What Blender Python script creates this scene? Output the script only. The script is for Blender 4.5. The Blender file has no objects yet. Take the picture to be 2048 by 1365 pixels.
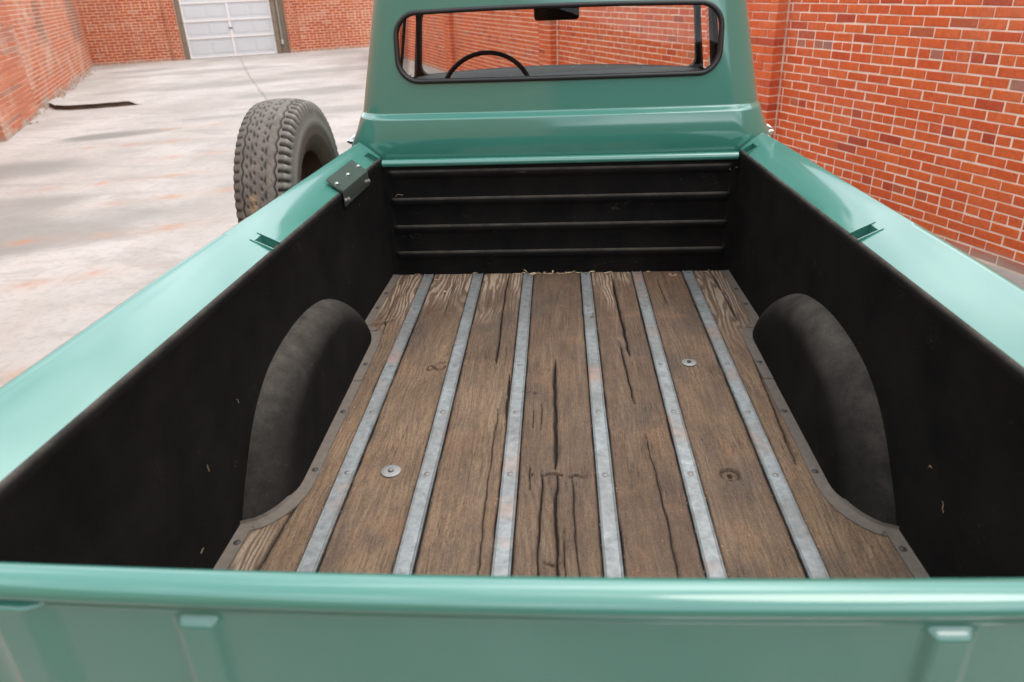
import bpy, math, random
import numpy as np
from mathutils import Matrix, Vector

random.seed(7); rng = np.random.default_rng(11)
sc = bpy.context.scene
COL = sc.collection

# ------------------------------------------------------------------ camera, light, exposure
F_PX, CXP, CYP = 1485.0, 1024.0, 682.5          # calibration in the 2048 px photograph
def cam_axes(t, r, y):
    Rz = np.array([[math.cos(y), -math.sin(y), 0], [math.sin(y), math.cos(y), 0], [0, 0, 1]])
    Rx = np.array([[1, 0, 0], [0, math.cos(t), math.sin(t)], [0, -math.sin(t), math.cos(t)]])
    Ry = np.array([[math.cos(r), 0, math.sin(r)], [0, 1, 0], [-math.sin(r), 0, math.cos(r)]])
    return Rz @ Rx @ Ry
CW = np.array([0, 0, 1.86])
RW = cam_axes(math.radians(25.86), math.radians(2.50), math.radians(4.04))
cam_d = bpy.data.cameras.new('camera'); cam = bpy.data.objects.new('camera', cam_d); COL.objects.link(cam)
cm = Matrix.Identity(4)
for i in range(3):
    cm[i][0] = RW[i, 0]; cm[i][1] = RW[i, 2]; cm[i][2] = -RW[i, 1]; cm[i][3] = CW[i]
cam.matrix_world = cm
cam_d.sensor_width = 36; cam_d.lens = 36 * F_PX / 2048
cam_d.clip_start = 0.05; cam_d.clip_end = 800
cam_d.dof.use_dof = True; cam_d.dof.focus_distance = 2.7; cam_d.dof.aperture_fstop = 3.5
sc.camera = cam

SUN_EL, SUN_AZ = math.radians(68), math.radians(-105)   # sun high on the right-hand side, a little behind the camera
sun_dir = Vector((math.sin(-SUN_AZ) * math.cos(SUN_EL), math.cos(SUN_AZ) * math.cos(SUN_EL), math.sin(SUN_EL)))
w = bpy.data.worlds.new('World'); sc.world = w; w.use_nodes = True
nt = w.node_tree; nt.nodes.clear()
def N(t, typ, **kw):
    n = t.nodes.new(typ)
    for k, v in kw.items():
        setattr(n, k, v)
    return n
out = N(nt, 'ShaderNodeOutputWorld'); bg = N(nt, 'ShaderNodeBackground'); bg.inputs['Strength'].default_value = 0.12
sky = N(nt, 'ShaderNodeTexSky', sky_type='NISHITA', sun_disc=False)
sky.sun_elevation = SUN_EL; sky.sun_rotation = math.atan2(sun_dir.x, sun_dir.y)
sky.dust_density = 2.5; sky.air_density = 1.0
tc = N(nt, 'ShaderNodeTexCoord'); mp = N(nt, 'ShaderNodeMapping'); mp.inputs['Scale'].default_value = (1, 1, 2.2); mp.inputs['Location'].default_value = (1.7, 0.4, 0.9)
cn = N(nt, 'ShaderNodeTexNoise'); cn.inputs['Scale'].default_value = 2.6; cn.inputs['Detail'].default_value = 4; cn.inputs['Roughness'].default_value = 0.55
cr = N(nt, 'ShaderNodeValToRGB'); cr.color_ramp.elements[0].position = 0.47; cr.color_ramp.elements[1].position = 0.95
cr.color_ramp.elements[0].color = (0.20, 0.20, 0.20, 1)
mx = N(nt, 'ShaderNodeMix', data_type='RGBA')
mx.inputs[7].default_value = (55, 56.5, 58, 1)
L = nt.links
L.new(tc.outputs['Generated'], mp.inputs[0]); L.new(mp.outputs[0], cn.inputs['Vector']); 
# a tall bright cloud bank stands ahead and to the right (the rails and the tailgate mirror it)
dv = N(nt, 'ShaderNodeVectorMath', operation='DOT_PRODUCT'); dv.inputs[1].default_value = (0.15, 0.55, 0.82); L.new(tc.outputs['Generated'], dv.inputs[0])
p0 = N(nt, 'ShaderNodeMath', operation='MAXIMUM'); p0.inputs[1].default_value = 0.0; L.new(dv.outputs['Value'], p0.inputs[0])
p1 = N(nt, 'ShaderNodeMath', operation='POWER'); p1.inputs[1].default_value = 18.0; L.new(p0.outputs[0], p1.inputs[0])
p2 = N(nt, 'ShaderNodeMath', operation='MULTIPLY_ADD'); p2.inputs[1].default_value = 0.36; L.new(p1.outputs[0], p2.inputs[0]); L.new(cn.outputs[0], p2.inputs[2])
L.new(p2.outputs[0], cr.inputs[0])

L.new(cr.outputs[0], mx.inputs[0]); L.new(sky.outputs[0], mx.inputs[6]); L.new(mx.outputs[2], bg.inputs[0]); L.new(bg.outputs[0], out.inputs[0])
sd = bpy.data.lights.new('sun', 'SUN'); sd.energy = 1.0; sd.angle = math.radians(28); sd.color = (1, 0.965, 0.91)
so = bpy.data.objects.new('sun', sd); COL.objects.link(so); so.rotation_euler = (-sun_dir).to_track_quat('-Z', 'Y').to_euler()
sc.view_settings.view_transform = 'Standard'; sc.view_settings.look = 'None'
sc.view_settings.exposure = -0.12; sc.view_settings.gamma = 1; sc.view_settings.use_curve_mapping = False
sc.render.engine = 'CYCLES'
sc.cycles.max_bounces = 8; sc.cycles.transparent_max_bounces = 12
try:
    sc.cycles.use_denoising = True
except Exception:
    pass

# ------------------------------------------------------------------ numeric helpers
def proj(P):
    d = (np.atleast_2d(P) - CW) @ RW
    dz = np.where(d[:, 1] > 0.05, d[:, 1], np.nan)
    return np.c_[F_PX * d[:, 0] / dz + CXP, -F_PX * d[:, 2] / dz + CYP]
_lat = np.random.default_rng(5).random((256, 256))
def vnoise(x, y):
    x = np.asarray(x, float); y = np.asarray(y, float)
    xi = np.floor(x).astype(int); yi = np.floor(y).astype(int); fx = x - xi; fy = y - yi
    fx = fx * fx * (3 - 2 * fx); fy = fy * fy * (3 - 2 * fy)
    a = _lat[xi % 256, yi % 256]; b = _lat[(xi + 1) % 256, yi % 256]; c = _lat[xi % 256, (yi + 1) % 256]; d = _lat[(xi + 1) % 256, (yi + 1) % 256]
    return (a * (1 - fx) + b * fx) * (1 - fy) + (c * (1 - fx) + d * fx) * fy
def fbm(x, y, o=4):
    s = 0; a = 0.5; t = 0
    for i in range(o):
        s = s + a * vnoise(x * 2 ** i + 17.3 * i, y * 2 ** i + 5.1 * i); t += a; a *= 0.5
    return s / t
def sstep(a, b, x):
    t = np.clip((x - a) / (b - a), 0, 1); return t * t * (3 - 2 * t)

# ------------------------------------------------------------------ object helpers
def meta(o, label=None, cat=None, group=None, kind=None):
    for k, v in (('label', label), ('category', cat), ('group', group), ('kind', kind)):
        if v: o[k] = v
    return o
def mesh(name, V, Fs, mat, angle=35, scale=1.0, mats=None, fmat=None):
    me = bpy.data.meshes.new(name)
    V = np.asarray(V, float) * scale
    me.from_pydata(V.tolist(), [], [list(map(int, f)) for f in Fs]); me.update()
    if mat is not None: me.materials.append(mat)
    if angle is not None:
        me.shade_smooth(); me.set_sharp_from_angle(angle=math.radians(angle))
    return me
def link(name, me, parent=None):
    o = bpy.data.objects.new(name, me); COL.objects.link(o)
    if parent is not None: o.parent = parent
    return o
def obj(name, V, Fs, mat, parent=None, angle=35, scale=1.0):
    return link(name, mesh(name, V, Fs, mat, angle, scale), parent)
def empty(name, loc=(0, 0, 0)):
    o = bpy.data.objects.new(name, None); COL.objects.link(o); o.location = loc; o.empty_display_size = 0.2; return o
def attr(me, name, vals):
    a = me.attributes.new(name, 'FLOAT', 'POINT'); a.data.foreach_set('value', np.asarray(vals, np.float32).ravel())
class MB:
    def __init__(s): s.V = []; s.F = []
    def add(s, V, F):
        n = len(s.V); s.V += [tuple(map(float, v)) for v in V]; s.F += [[n + i for i in f] for f in F]; return s
    def box(s, x0, x1, y0, y1, z0, z1, b=0.0):
        if x0 > x1: x0, x1 = x1, x0
        if y0 > y1: y0, y1 = y1, y0
        if b <= 0:
            V = [(x, y, z) for x in (x0, x1) for y in (y0, y1) for z in (z0, z1)]
            return s.add(V, [(0, 1, 3, 2), (4, 6, 7, 5), (0, 4, 5, 1), (2, 3, 7, 6), (0, 2, 6, 4), (1, 5, 7, 3)])
        V = []; idx = {}
        for i, x in enumerate((x0, x1)):
            for j, y in enumerate((y0, y1)):
                for k, z in enumerate((z0, z1)):
                    sx, sy, sz = (1 if i == 0 else -1), (1 if j == 0 else -1), (1 if k == 0 else -1)
                    idx[i, j, k] = len(V)
                    V += [(x, y + sy * b, z + sz * b), (x + sx * b, y, z + sz * b), (x + sx * b, y + sy * b, z)]
        c = lambda i, j, k, a: idx[i, j, k] + a
        Fc = []
        for i in (0, 1): Fc.append([c(i, 0, 0, 0), c(i, 0, 1, 0), c(i, 1, 1, 0), c(i, 1, 0, 0)][::(-1 if i else 1)])
        for j in (0, 1): Fc.append([c(0, j, 0, 1), c(1, j, 0, 1), c(1, j, 1, 1), c(0, j, 1, 1)][::(-1 if j else 1)])
        for k in (0, 1): Fc.append([c(0, 0, k, 2), c(0, 1, k, 2), c(1, 1, k, 2), c(1, 0, k, 2)][::(-1 if k else 1)])
        for j in (0, 1):
            for k in (0, 1): Fc.append([c(0, j, k, 1), c(1, j, k, 1), c(1, j, k, 2), c(0, j, k, 2)][::(1 if j == k else -1)])
        for i in (0, 1):
            for k in (0, 1): Fc.append([c(i, 0, k, 0), c(i, 1, k, 0), c(i, 1, k, 2), c(i, 0, k, 2)][::(-1 if i == k else 1)])
        for i in (0, 1):
            for j in (0, 1): Fc.append([c(i, j, 0, 0), c(i, j, 1, 0), c(i, j, 1, 1), c(i, j, 0, 1)][::(1 if i == j else -1)])
        for i in (0, 1):
            for j in (0, 1):
                for k in (0, 1):
                    f = [c(i, j, k, 0), c(i, j, k, 1), c(i, j, k, 2)]
                    Fc.append(f if (i + j + k) % 2 == 0 else f[::-1])
        return s.add(V, Fc)
    def grid(s, P, flip=False, closed_u=False, closed_v=False, mask=None):
        P = np.asarray(P, float); nu, nv = P.shape[:2]; n = len(s.V)
        s.V += [tuple(v) for v in P.reshape(-1, 3).tolist()]
        for i in range(nu if closed_u else nu - 1):
            for j in range(nv if closed_v else nv - 1):
                if mask is not None and not mask[i, j]: continue
                a, b = (i + 1) % nu, (j + 1) % nv
                f = [n + i * nv + j, n + a * nv + j, n + a * nv + b, n + i * nv + b]
                s.F.append(f[::-1] if flip else f)
        return s
    def tube(s, path, r, seg=10, closed=False, ry=None, up=(0, 0, 1), cap=True):
        P = [Vector(p) for p in path]; n = len(P); rings = []
        ry = r if ry is None else ry
        for i, p in enumerate(P):
            if closed: t = (P[(i + 1) % n] - P[i - 1]).normalized()
            else: t = (P[min(i + 1, n - 1)] - P[max(i - 1, 0)]).normalized()
            u = Vector(up); 
            if abs(u.dot(t)) > 0.95: u = Vector((1, 0, 0))
            sx = t.cross(u).normalized(); sy = sx.cross(t).normalized()
            rings.append([tuple(p + sx * (r * math.cos(2 * math.pi * k / seg)) + sy * (ry * math.sin(2 * math.pi * k / seg))) for k in range(seg)])
        base = len(s.V)
        s.grid(np.array(rings), closed_u=closed, closed_v=True)
        if cap and not closed:
            s.F.append([base + k for k in range(seg)]); s.F.append([base + (n - 1) * seg + k for k in range(seg)][::-1])
        return s
    def disc(s, c, r, h, seg=16, dome=0.0, axis=2):
        """low cylinder with domed top; axis 2 = up"""
        prof = [(r, 0), (r, h * 0.6), (r * 0.85, h), (r * 0.45, h + dome), (0.0001, h + dome * 1.15)]
        rings = []
        for rr, zz in prof:
            ring = []
            for k in range(seg):
                a = 2 * math.pi * k / seg; p = [rr * math.cos(a), rr * math.sin(a), zz]
                if axis == 0: p = [p[2], p[0], p[1]]
                if axis == -1: p = [-p[2], -p[0], p[1]]
                if axis == 1: p = [p[1], p[2], p[0]]
                if axis == -2: p = [-p[1], -p[2], p[0]]
                ring.append([c[0] + p[0], c[1] + p[1], c[2] + p[2]])
            rings.append(ring)
        return s.grid(np.array(rings), closed_v=True, flip=True)
    def lathe(s, prof, c, seg=32, axis='x', disp=None, flip=False):
        rings = []
        for (r, a) in prof:
            rings.append([[c[0] + a, c[1] + r * math.cos(2 * math.pi * k / seg), c[2] + r * math.sin(2 * math.pi * k / seg)] for k in range(seg)])
        return s.grid(np.array(rings), closed_v=True, flip=flip)
    def obj(s, name, mat, parent=None, angle=35, scale=1.0): return obj(name, s.V, s.F, mat, parent, angle, scale)
    def mesh(s, name, mat, angle=35, scale=1.0): return mesh(name, s.V, s.F, mat, angle, scale)

# ------------------------------------------------------------------ materials
def newmat(name):
    m = bpy.data.materials.new(name); m.use_nodes = True; t = m.node_tree; t.nodes.clear()
    o = N(t, 'ShaderNodeOutputMaterial'); b = N(t, 'ShaderNodeBsdfPrincipled'); t.links.new(b.outputs[0], o.inputs[0])
    return m, t, b, o
def posn(t): return N(t, 'ShaderNodeNewGeometry').outputs['Position']
def objc(t): return N(t, 'ShaderNodeTexCoord').outputs['Object']
def noise(t, vec, scale, detail=4, rough=0.55, sc3=None, dist=0):
    if sc3:
        m = N(t, 'ShaderNodeMapping'); m.inputs['Scale'].default_value = sc3; t.links.new(vec, m.inputs[0]); vec = m.outputs[0]
    n = N(t, 'ShaderNodeTexNoise'); n.inputs['Scale'].default_value = scale; n.inputs['Detail'].default_value = detail
    n.inputs['Roughness'].default_value = rough; n.inputs['Distortion'].default_value = dist
    t.links.new(vec, n.inputs['Vector']); return n.outputs[0]
def ramp(t, fac, stops):
    r = N(t, 'ShaderNodeValToRGB'); e = r.color_ramp.elements
    while len(e) < len(stops): e.new(0.5)
    for k, (p, c) in enumerate(stops):
        e[k].position = p; e[k].color = (c, c, c, 1) if isinstance(c, (int, float)) else (*c, 1)
    t.links.new(fac, r.inputs[0]); return r.outputs[0]
def mixc(t, fac, a, b, mode='MIX'):
    m = N(t, 'ShaderNodeMix', data_type='RGBA', blend_type=mode)
    for v, i in ((fac, 0), (a, 6), (b, 7)):
        if isinstance(v, (int, float)): m.inputs[i].default_value = v
        elif isinstance(v, tuple): m.inputs[i].default_value = (*v, 1)
        else: t.links.new(v, m.inputs[i])
    return m.outputs[2]
def mth(t, op, a, b=0.0, c=None):
    m = N(t, 'ShaderNodeMath', operation=op)
    for v, i in ((a, 0), (b, 1), (c, 2)):
        if v is None: continue
        if isinstance(v, (int, float)): m.inputs[i].default_value = v
        else: t.links.new(v, m.inputs[i])
    return m.outputs[0]
def bump(t, b, h, strength=0.3, dist=0.01):
    n = N(t, 'ShaderNodeBump'); n.inputs['Strength'].default_value = strength; n.inputs['Distance'].default_value = dist
    t.links.new(h, n.inputs['Height']); t.links.new(n.outputs[0], b.inputs['Normal'])
def at(t, name):
    a = N(t, 'ShaderNodeAttribute'); a.attribute_name = name; return a.outputs['Fac']
def sepz(t, vec, ax='Z'):
    s = N(t, 'ShaderNodeSeparateXYZ'); t.links.new(vec, s.inputs[0]); return s.outputs[ax]

def simple(name, col, rough=0.5, metal=0.0, coat=0.0, var=0.15, nscale=30, bmp=0.0):
    m, t, b, o = newmat(name); p = objc(t)
    n = noise(t, p, nscale, 5)
    c = mixc(t, n, tuple(x * (1 - var) for x in col), tuple(min(1, x * (1 + var)) for x in col)); t.links.new(c, b.inputs['Base Color'])
    b.inputs['Roughness'].default_value = rough; b.inputs['Metallic'].default_value = metal; b.inputs['Coat Weight'].default_value = coat
    b.inputs['Coat Roughness'].default_value = 0.08
    if bmp: bump(t, b, n, bmp, 0.003)
    return m

def paint_mat():
    m, t, b, o = newmat('green_paint'); p = objc(t)
    n = noise(t, p, 3.0, 4)
    c = mixc(t, n, (0.040, 0.182, 0.138), (0.046, 0.200, 0.153)); dust = noise(t, p, 220, 3)
    c = mixc(t, ramp(t, dust, [(0.70, 0.0), (0.84, 0.18)]), c, (0.34, 0.37, 0.34))
    t.links.new(c, b.inputs['Base Color']); b.inputs['Roughness'].default_value = 0.38; b.inputs['Specular IOR Level'].default_value = 0.15
    b.inputs['Coat Weight'].default_value = 1.0; b.inputs['Coat Roughness'].default_value = 0.09; b.inputs['Coat IOR'].default_value = 1.74
    w1 = noise(t, p, 2.2, 2); bump(t, b, w1, 0.10, 0.02)
    cb = N(t, 'ShaderNodeBump'); cb.inputs['Strength'].default_value = 0.10; cb.inputs['Distance'].default_value = 0.012
    t.links.new(noise(t, p, 2.0, 1), cb.inputs['Height']); t.links.new(cb.outputs[0], b.inputs['Coat Normal'])
    return m
PAINT = paint_mat()

def liner_mat():
    m, t, b, o = newmat('black_bed_liner'); p = objc(t)
    g = noise(t, p, 330, 3, 0.7); big = noise(t, p, 5, 5, 0.65)
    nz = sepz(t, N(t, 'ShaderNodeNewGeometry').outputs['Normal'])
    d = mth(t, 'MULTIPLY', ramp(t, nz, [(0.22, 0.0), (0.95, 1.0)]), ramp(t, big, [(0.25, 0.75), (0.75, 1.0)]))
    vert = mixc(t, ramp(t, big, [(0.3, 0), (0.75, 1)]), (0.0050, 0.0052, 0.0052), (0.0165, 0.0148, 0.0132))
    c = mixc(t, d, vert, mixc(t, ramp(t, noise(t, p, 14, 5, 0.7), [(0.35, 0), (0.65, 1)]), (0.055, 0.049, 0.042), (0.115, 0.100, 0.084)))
    scr = noise(t, p, 1.0, 2, 0.5, (5, 16, 16), 1.5); c = mixc(t, mth(t, 'MULTIPLY', ramp(t, scr, [(0.494, 0.0), (0.499, 0.5), (0.501, 0.5), (0.506, 0.0)]), ramp(t, noise(t, p, 9, 2), [(0.60, 0.0), (0.66, 1.0)])), c, (0.10, 0.09, 0.08))
    c = mixc(t, ramp(t, noise(t, p, 38, 2, 0.5), [(0.74, 0), (0.79, 0.35)]), c, (0.12, 0.105, 0.09))
    c = mixc(t, ramp(t, g, [(0.35, 0.35), (0.7, 0.0)]), c, (0.003, 0.003, 0.003))
    t.links.new(c, b.inputs['Base Color']); b.inputs['Roughness'].default_value = 0.85
    b.inputs['Specular IOR Level'].default_value = 0.08; bump(t, b, g, 0.6, 0.002)
    return m
LINER = liner_mat()

def wood_mat():
    m, t, b, o = newmat('weathered_wood'); p = objc(t)
    rnd = N(t, 'ShaderNodeObjectInfo').outputs['Random']
    cx = N(t, 'ShaderNodeCombineXYZ'); t.links.new(mth(t, 'MULTIPLY', rnd, 37.0), cx.inputs[0]); t.links.new(mth(t, 'MULTIPLY', rnd, 91.0), cx.inputs[1])
    va = N(t, 'ShaderNodeVectorMath', operation='ADD'); t.links.new(p, va.inputs[0]); t.links.new(cx.outputs[0], va.inputs[1]); q = va.outputs[0]
    warp = noise(t, q, 1.0, 3, 0.5, (9, 1.6, 4))
    x = sepz(t, q, 'X'); gr = mth(t, 'ADD', mth(t, 'MULTIPLY', x, 55.0), mth(t, 'MULTIPLY', warp, 9.0))
    rings = mth(t, 'ADD', mth(t, 'MULTIPLY', mth(t, 'SINE', mth(t, 'MULTIPLY', gr, 6.283)), 0.5), 0.5)
    fine = noise(t, q, 1.0, 5, 0.7, (300, 16, 60)); mid = noise(t, q, 1.0, 5, 0.65, (48, 5.0, 12)); big = noise(t, q, 3.3, 5, 0.6)
    base = mixc(t, ramp(t, big, [(0.3, 0.0), (0.7, 1.0)]), (0.090, 0.054, 0.032), (0.166, 0.100, 0.059))
    grey = mixc(t, ramp(t, noise(t, q, 1.7, 4), [(0.45, 0.0), (0.65, 0.6)]), base, (0.088, 0.064, 0.048))
    grey = mixc(t, at(t, 'warm'), grey, mixc(t, ramp(t, big, [(0.3, 0.0), (0.7, 1.0)]), (0.178, 0.112, 0.064), (0.300, 0.195, 0.116)))
    rf = mth(t, 'ADD', mth(t, 'MULTIPLY', mth(t, 'SINE', mth(t, 'MULTIPLY', gr, 15.7)), 0.5), 0.5)
    grey = mixc(t, mth(t, 'MULTIPLY', ramp(t, rf, [(0.6, 0.0), (0.95, 0.34)]), ramp(t, big, [(0.35, 0.2), (0.65, 1.0)])), grey, (0.05, 0.03, 0.018))
    c = mixc(t, mth(t, 'MULTIPLY', rings, 0.20), grey, (0.07, 0.042, 0.028))
    c = mixc(t, ramp(t, mid, [(0.38, 0.38), (0.54, 0.0)]), c, (0.040, 0.027, 0.019))
    c = mixc(t, ramp(t, noise(t, q, 5.5, 5, 0.65, (1.0, 0.6, 1.0)), [(0.50, 0.0), (0.64, 0.55)]), c, (0.070, 0.052, 0.042))
    c = mixc(t, ramp(t, noise(t, q, 7.3, 4, 0.6), [(0.56, 0.0), (0.68, 0.5)]), c, (0.21, 0.112, 0.062))
    chk = noise(t, q, 1.0, 3, 0.6, (75, 2.2, 9)); c = mixc(t, mth(t, 'MULTIPLY', ramp(t, chk, [(0.487, 0.0), (0.497, 0.8), (0.503, 0.8), (0.513, 0.0)]), ramp(t, noise(t, q, 2.6, 3), [(0.46, 0.0), (0.58, 1.0)])), c, (0.012, 0.008, 0.006))
    gran = noise(t, q, 1.0, 4, 0.75, (420, 60, 60)); c = mixc(t, ramp(t, gran, [(0.36, 0.5), (0.5, 0.0)]), c, (0.03, 0.02, 0.014))
    c = mixc(t, ramp(t, fine, [(0.52, 0.0), (0.74, 0.38)]), c, (0.235, 0.165, 0.115))
    c = mixc(t, ramp(t, fine, [(0.30, 0.4), (0.42, 0.0)]), c, (0.04, 0.027, 0.02))
    worn = at(t, 'worn')
    lightw = mixc(t, ramp(t, rings, [(0.35, 1.0), (0.75, 0.0)]), (0.14, 0.092, 0.060), (0.36, 0.27, 0.195))
    c = mixc(t, mth(t, 'MULTIPLY', worn, ramp(t, fine, [(0.3, 0.35), (0.6, 1.0)])), c, lightw)
    c = mixc(t, at(t, 'crack'), c, (0.010, 0.007, 0.006))
    c = mixc(t, mth(t, 'MULTIPLY', at(t, 'rust'), ramp(t, noise(t, q, 60, 4), [(0.3, 0.2), (0.7, 0.8)])), c, (0.10, 0.052, 0.030))
    # pale grit and dust specks
    c = mixc(t, ramp(t, noise(t, p, 380, 2, 0.5), [(0.64, 0.0), (0.72, 0.6)]), c, (0.33, 0.26, 0.20)); c = mixc(t, ramp(t, noise(t, p, 260, 3, 0.6), [(0.33, 0.65), (0.42, 0.0)]), c, (0.025, 0.017, 0.012))
    t.links.new(c, b.inputs['Base Color']); b.inputs['Roughness'].default_value = 0.82; b.inputs['Specular IOR Level'].default_value = 0.3
    h = mth(t, 'ADD', mth(t, 'MULTIPLY', rings, 0.35), mth(t, 'ADD', mth(t, 'MULTIPLY', fine, 0.8), mth(t, 'MULTIPLY', mid, 0.8)))
    bump(t, b, h, 0.8, 0.004)
    return m
WOOD = wood_mat()

def steel_strip_mat(name='galvanised_steel', a=(0.17, 0.18, 0.178), bb=(0.33, 0.345, 0.338), rust=0.62):
    m, t, b, o = newmat(name); p = objc(t)
    n = noise(t, p, 42, 5, 0.7); n2 = noise(t, p, 6, 4)
    c = mixc(t, ramp(t, n, [(0.3, 0), (0.7, 1)]), a, bb)
    c = mixc(t, ramp(t, n2, [(0.35, 0.45), (0.6, 0.0)]), c, (0.14, 0.125, 0.11))
    r = mth(t, 'MULTIPLY', ramp(t, noise(t, p, 4.1, 3), [(rust - 0.06, 0), (rust + 0.06, 1)]), ramp(t, n, [(0.4, 0.2), (0.6, 0.8)]))
    c = mixc(t, r, c, (0.36, 0.20, 0.14)); t.links.new(c, b.inputs['Base Color'])
    b.inputs['Metallic'].default_value = 0.45; b.inputs['Roughness'].default_value = 0.55; bump(t, b, n, 0.25, 0.002)
    return m
STEEL = steel_strip_mat()
EDGEM = simple('dusty_edge_strip', (0.125, 0.102, 0.082), 0.85, 0.0, 0, 0.35, 45, 0.3)
SCREWM = simple('screw_steel', (0.20, 0.18, 0.165), 0.5, 0.6, 0, 0.3, 90)
DARKSCREW = simple('dark_screw', (0.06, 0.05, 0.045), 0.6, 0.4, 0, 0.3, 90)
WASHERM = simple('washer_zinc', (0.25, 0.245, 0.23), 0.45, 0.5, 0, 0.12, 60)
RUSTYW = simple('rusty_washer', (0.27, 0.17, 0.11), 0.8, 0.1, 0, 0.4, 90)
CHROME = simple('chrome', (0.75, 0.76, 0.78), 0.08, 1.0)
BLACKPL = simple('bracket_satin', (0.095, 0.112, 0.092), 0.3, 0.5, 0.3, 0.25, 30)
BOLTM = simple('bright_bolt', (0.36, 0.36, 0.35), 0.35, 0.8)
GASKET = simple('rubber_gasket', (0.012, 0.012, 0.012), 0.42, 0, 0, 0.2, 20)
INTERIOR = simple('cab_interior_dark', (0.012, 0.010, 0.011), 0.6)
INTERIOR.node_tree.nodes['Principled BSDF'].inputs['Specular IOR Level'].default_value = 0.12
DASHM = simple('dash_paint', (0.009, 0.010, 0.009), 0.7, 0, 0.0)
VINYL = simple('seat_vinyl', (0.03, 0.03, 0.03), 0.5)
WOODPOST = simple('grey_timber', (0.21, 0.17, 0.12), 0.9, 0, 0, 0.4, 20, 0.4)
DOORW = simple('door_panel_white', (0.58, 0.60, 0.61), 0.45, 0, 0, 0.05, 5)
DOORR = simple('door_rail_white', (0.80, 0.78, 0.75), 0.5, 0, 0, 0.08, 12)
RUBBER_UNDER = simple('chassis_black', (0.015, 0.015, 0.015), 0.7)
RIMM = simple('rusty_rim', (0.095, 0.045, 0.028), 0.8, 0.2, 0, 0.5, 14)
LEAFM = simple('dry_leaf', (0.42, 0.30, 0.17), 0.8, 0, 0, 0.3, 60)
CABLE = simple('conduit_grey', (0.45, 0.45, 0.43), 0.5)

def glass_mat():
    m, t, b, o = newmat('window_glass'); t.nodes.remove(b)
    tr = N(t, 'ShaderNodeBsdfTransparent'); tr.inputs[0].default_value = (0.90, 0.93, 0.91, 1)
    gl = N(t, 'ShaderNodeBsdfGlossy'); gl.inputs['Roughness'].default_value = 0.02
    fr = N(t, 'ShaderNodeFresnel'); fr.inputs['IOR'].default_value = 1.33
    mxs = N(t, 'ShaderNodeMixShader'); t.links.new(fr.outputs[0], mxs.inputs[0]); t.links.new(tr.outputs[0], mxs.inputs[1]); t.links.new(gl.outputs[0], mxs.inputs[2])
    t.links.new(mxs.outputs[0], o.inputs[0]); return m
GLASS = glass_mat()

def brick_mat(name, tones, haze_amt, haze_col, base_h, stain=0.0):
    m, t, b, o = newmat(name); p = posn(t)
    r = mth(t, 'FRACT', mth(t, 'ADD', N(t, 'ShaderNodeObjectInfo').outputs['Random'], at(t, 'tone')))
    c = ramp(t, r, tones); t.nodes[-1]
    for n in t.nodes:
        if n.type == 'VALTORGB': n.color_ramp.interpolation = 'LINEAR'
    n1 = noise(t, p, 26, 5, 0.65); n2 = noise(t, p, 1.5, 5, 0.6); n3 = noise(t, p, 130, 4, 0.7)
    c = mixc(t, ramp(t, n1, [(0.35, 0.3), (0.6, 0.0)]), c, (0.26, 0.055, 0.024))
    c = mixc(t, ramp(t, n3, [(0.60, 0.0), (0.78, 0.5)]), c, (0.55, 0.30, 0.20))
    c = mixc(t, ramp(t, noise(t, p, 48, 6, 0.75), [(0.60, 0.0), (0.68, 0.65)]), c, haze_col)
    drip = noise(t, p, 1.0, 3, 0.6, (14, 14, 1.2))
    hz = mth(t, 'MULTIPLY', mth(t, 'MAXIMUM', ramp(t, n2, [(0.48, 0.0), (0.72, 1.0)]), ramp(t, drip, [(0.62, 0.0), (0.74, 0.8)])), haze_amt)
    c = mixc(t, mth(t, 'MULTIPLY', hz, ramp(t, n1, [(0.3, 0.5), (0.6, 1.0)])), c, haze_col)
    z = sepz(t, p)
    bh = ramp(t, mth(t, 'ADD', mth(t, 'MULTIPLY', z, 1.0), mth(t, 'MULTIPLY', noise(t, p, 2.4, 4), base_h)), [(base_h * 0.5, 0.85), (base_h * 0.5 + 0.12, 0.0)])
    c = mixc(t, bh, c, (0.40, 0.36, 0.30))
    if stain: c = mixc(t, mth(t, 'MULTIPLY', at(t, 'stain'), 0.62), c, (0.16, 0.10, 0.08))
    t.links.new(c, b.inputs['Base Color']); b.inputs['Roughness'].default_value = 0.88; b.inputs['Specular IOR Level'].default_value = 0.25
    bump(t, b, n3, 0.5, 0.004); return m
def mortar_mat(name, c0, c1):
    m, t, b, o = newmat(name); p = posn(t)
    n = noise(t, p, 30, 5, 0.7); n2 = noise(t, p, 1.1, 4)
    c = mixc(t, n, c0, c1); c = mixc(t, ramp(t, n2, [(0.50, 0.0), (0.72, 0.4)]), c, (0.40, 0.35, 0.29))
    c = mixc(t, ramp(t, noise(t, p, 7, 4, 0.7), [(0.36, 0.45), (0.5, 0.0)]), c, (0.55, 0.34, 0.24))
    t.links.new(c, b.inputs['Base Color']); b.inputs['Roughness'].default_value = 0.95; bump(t, b, n, 0.6, 0.006); return m
ORANGE = [(0.0, (0.68, 0.122, 0.030)), (0.30, (0.62, 0.100, 0.026)), (0.58, (0.70, 0.140, 0.035)), (0.90, (0.60, 0.090, 0.027)), (0.962, (0.42, 0.060, 0.028)), (0.975, (0.50, 0.12, 0.05)), (0.985, (0.50, 0.14, 0.07)), (1.0, (0.36, 0.18, 0.14))]
PINKY = [(0.0, (0.52, 0.165, 0.075)), (0.35, (0.46, 0.145, 0.075)), (0.65, (0.55, 0.205, 0.105)), (0.85, (0.38, 0.14, 0.085)), (1.0, (0.36, 0.19, 0.135))]
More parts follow.
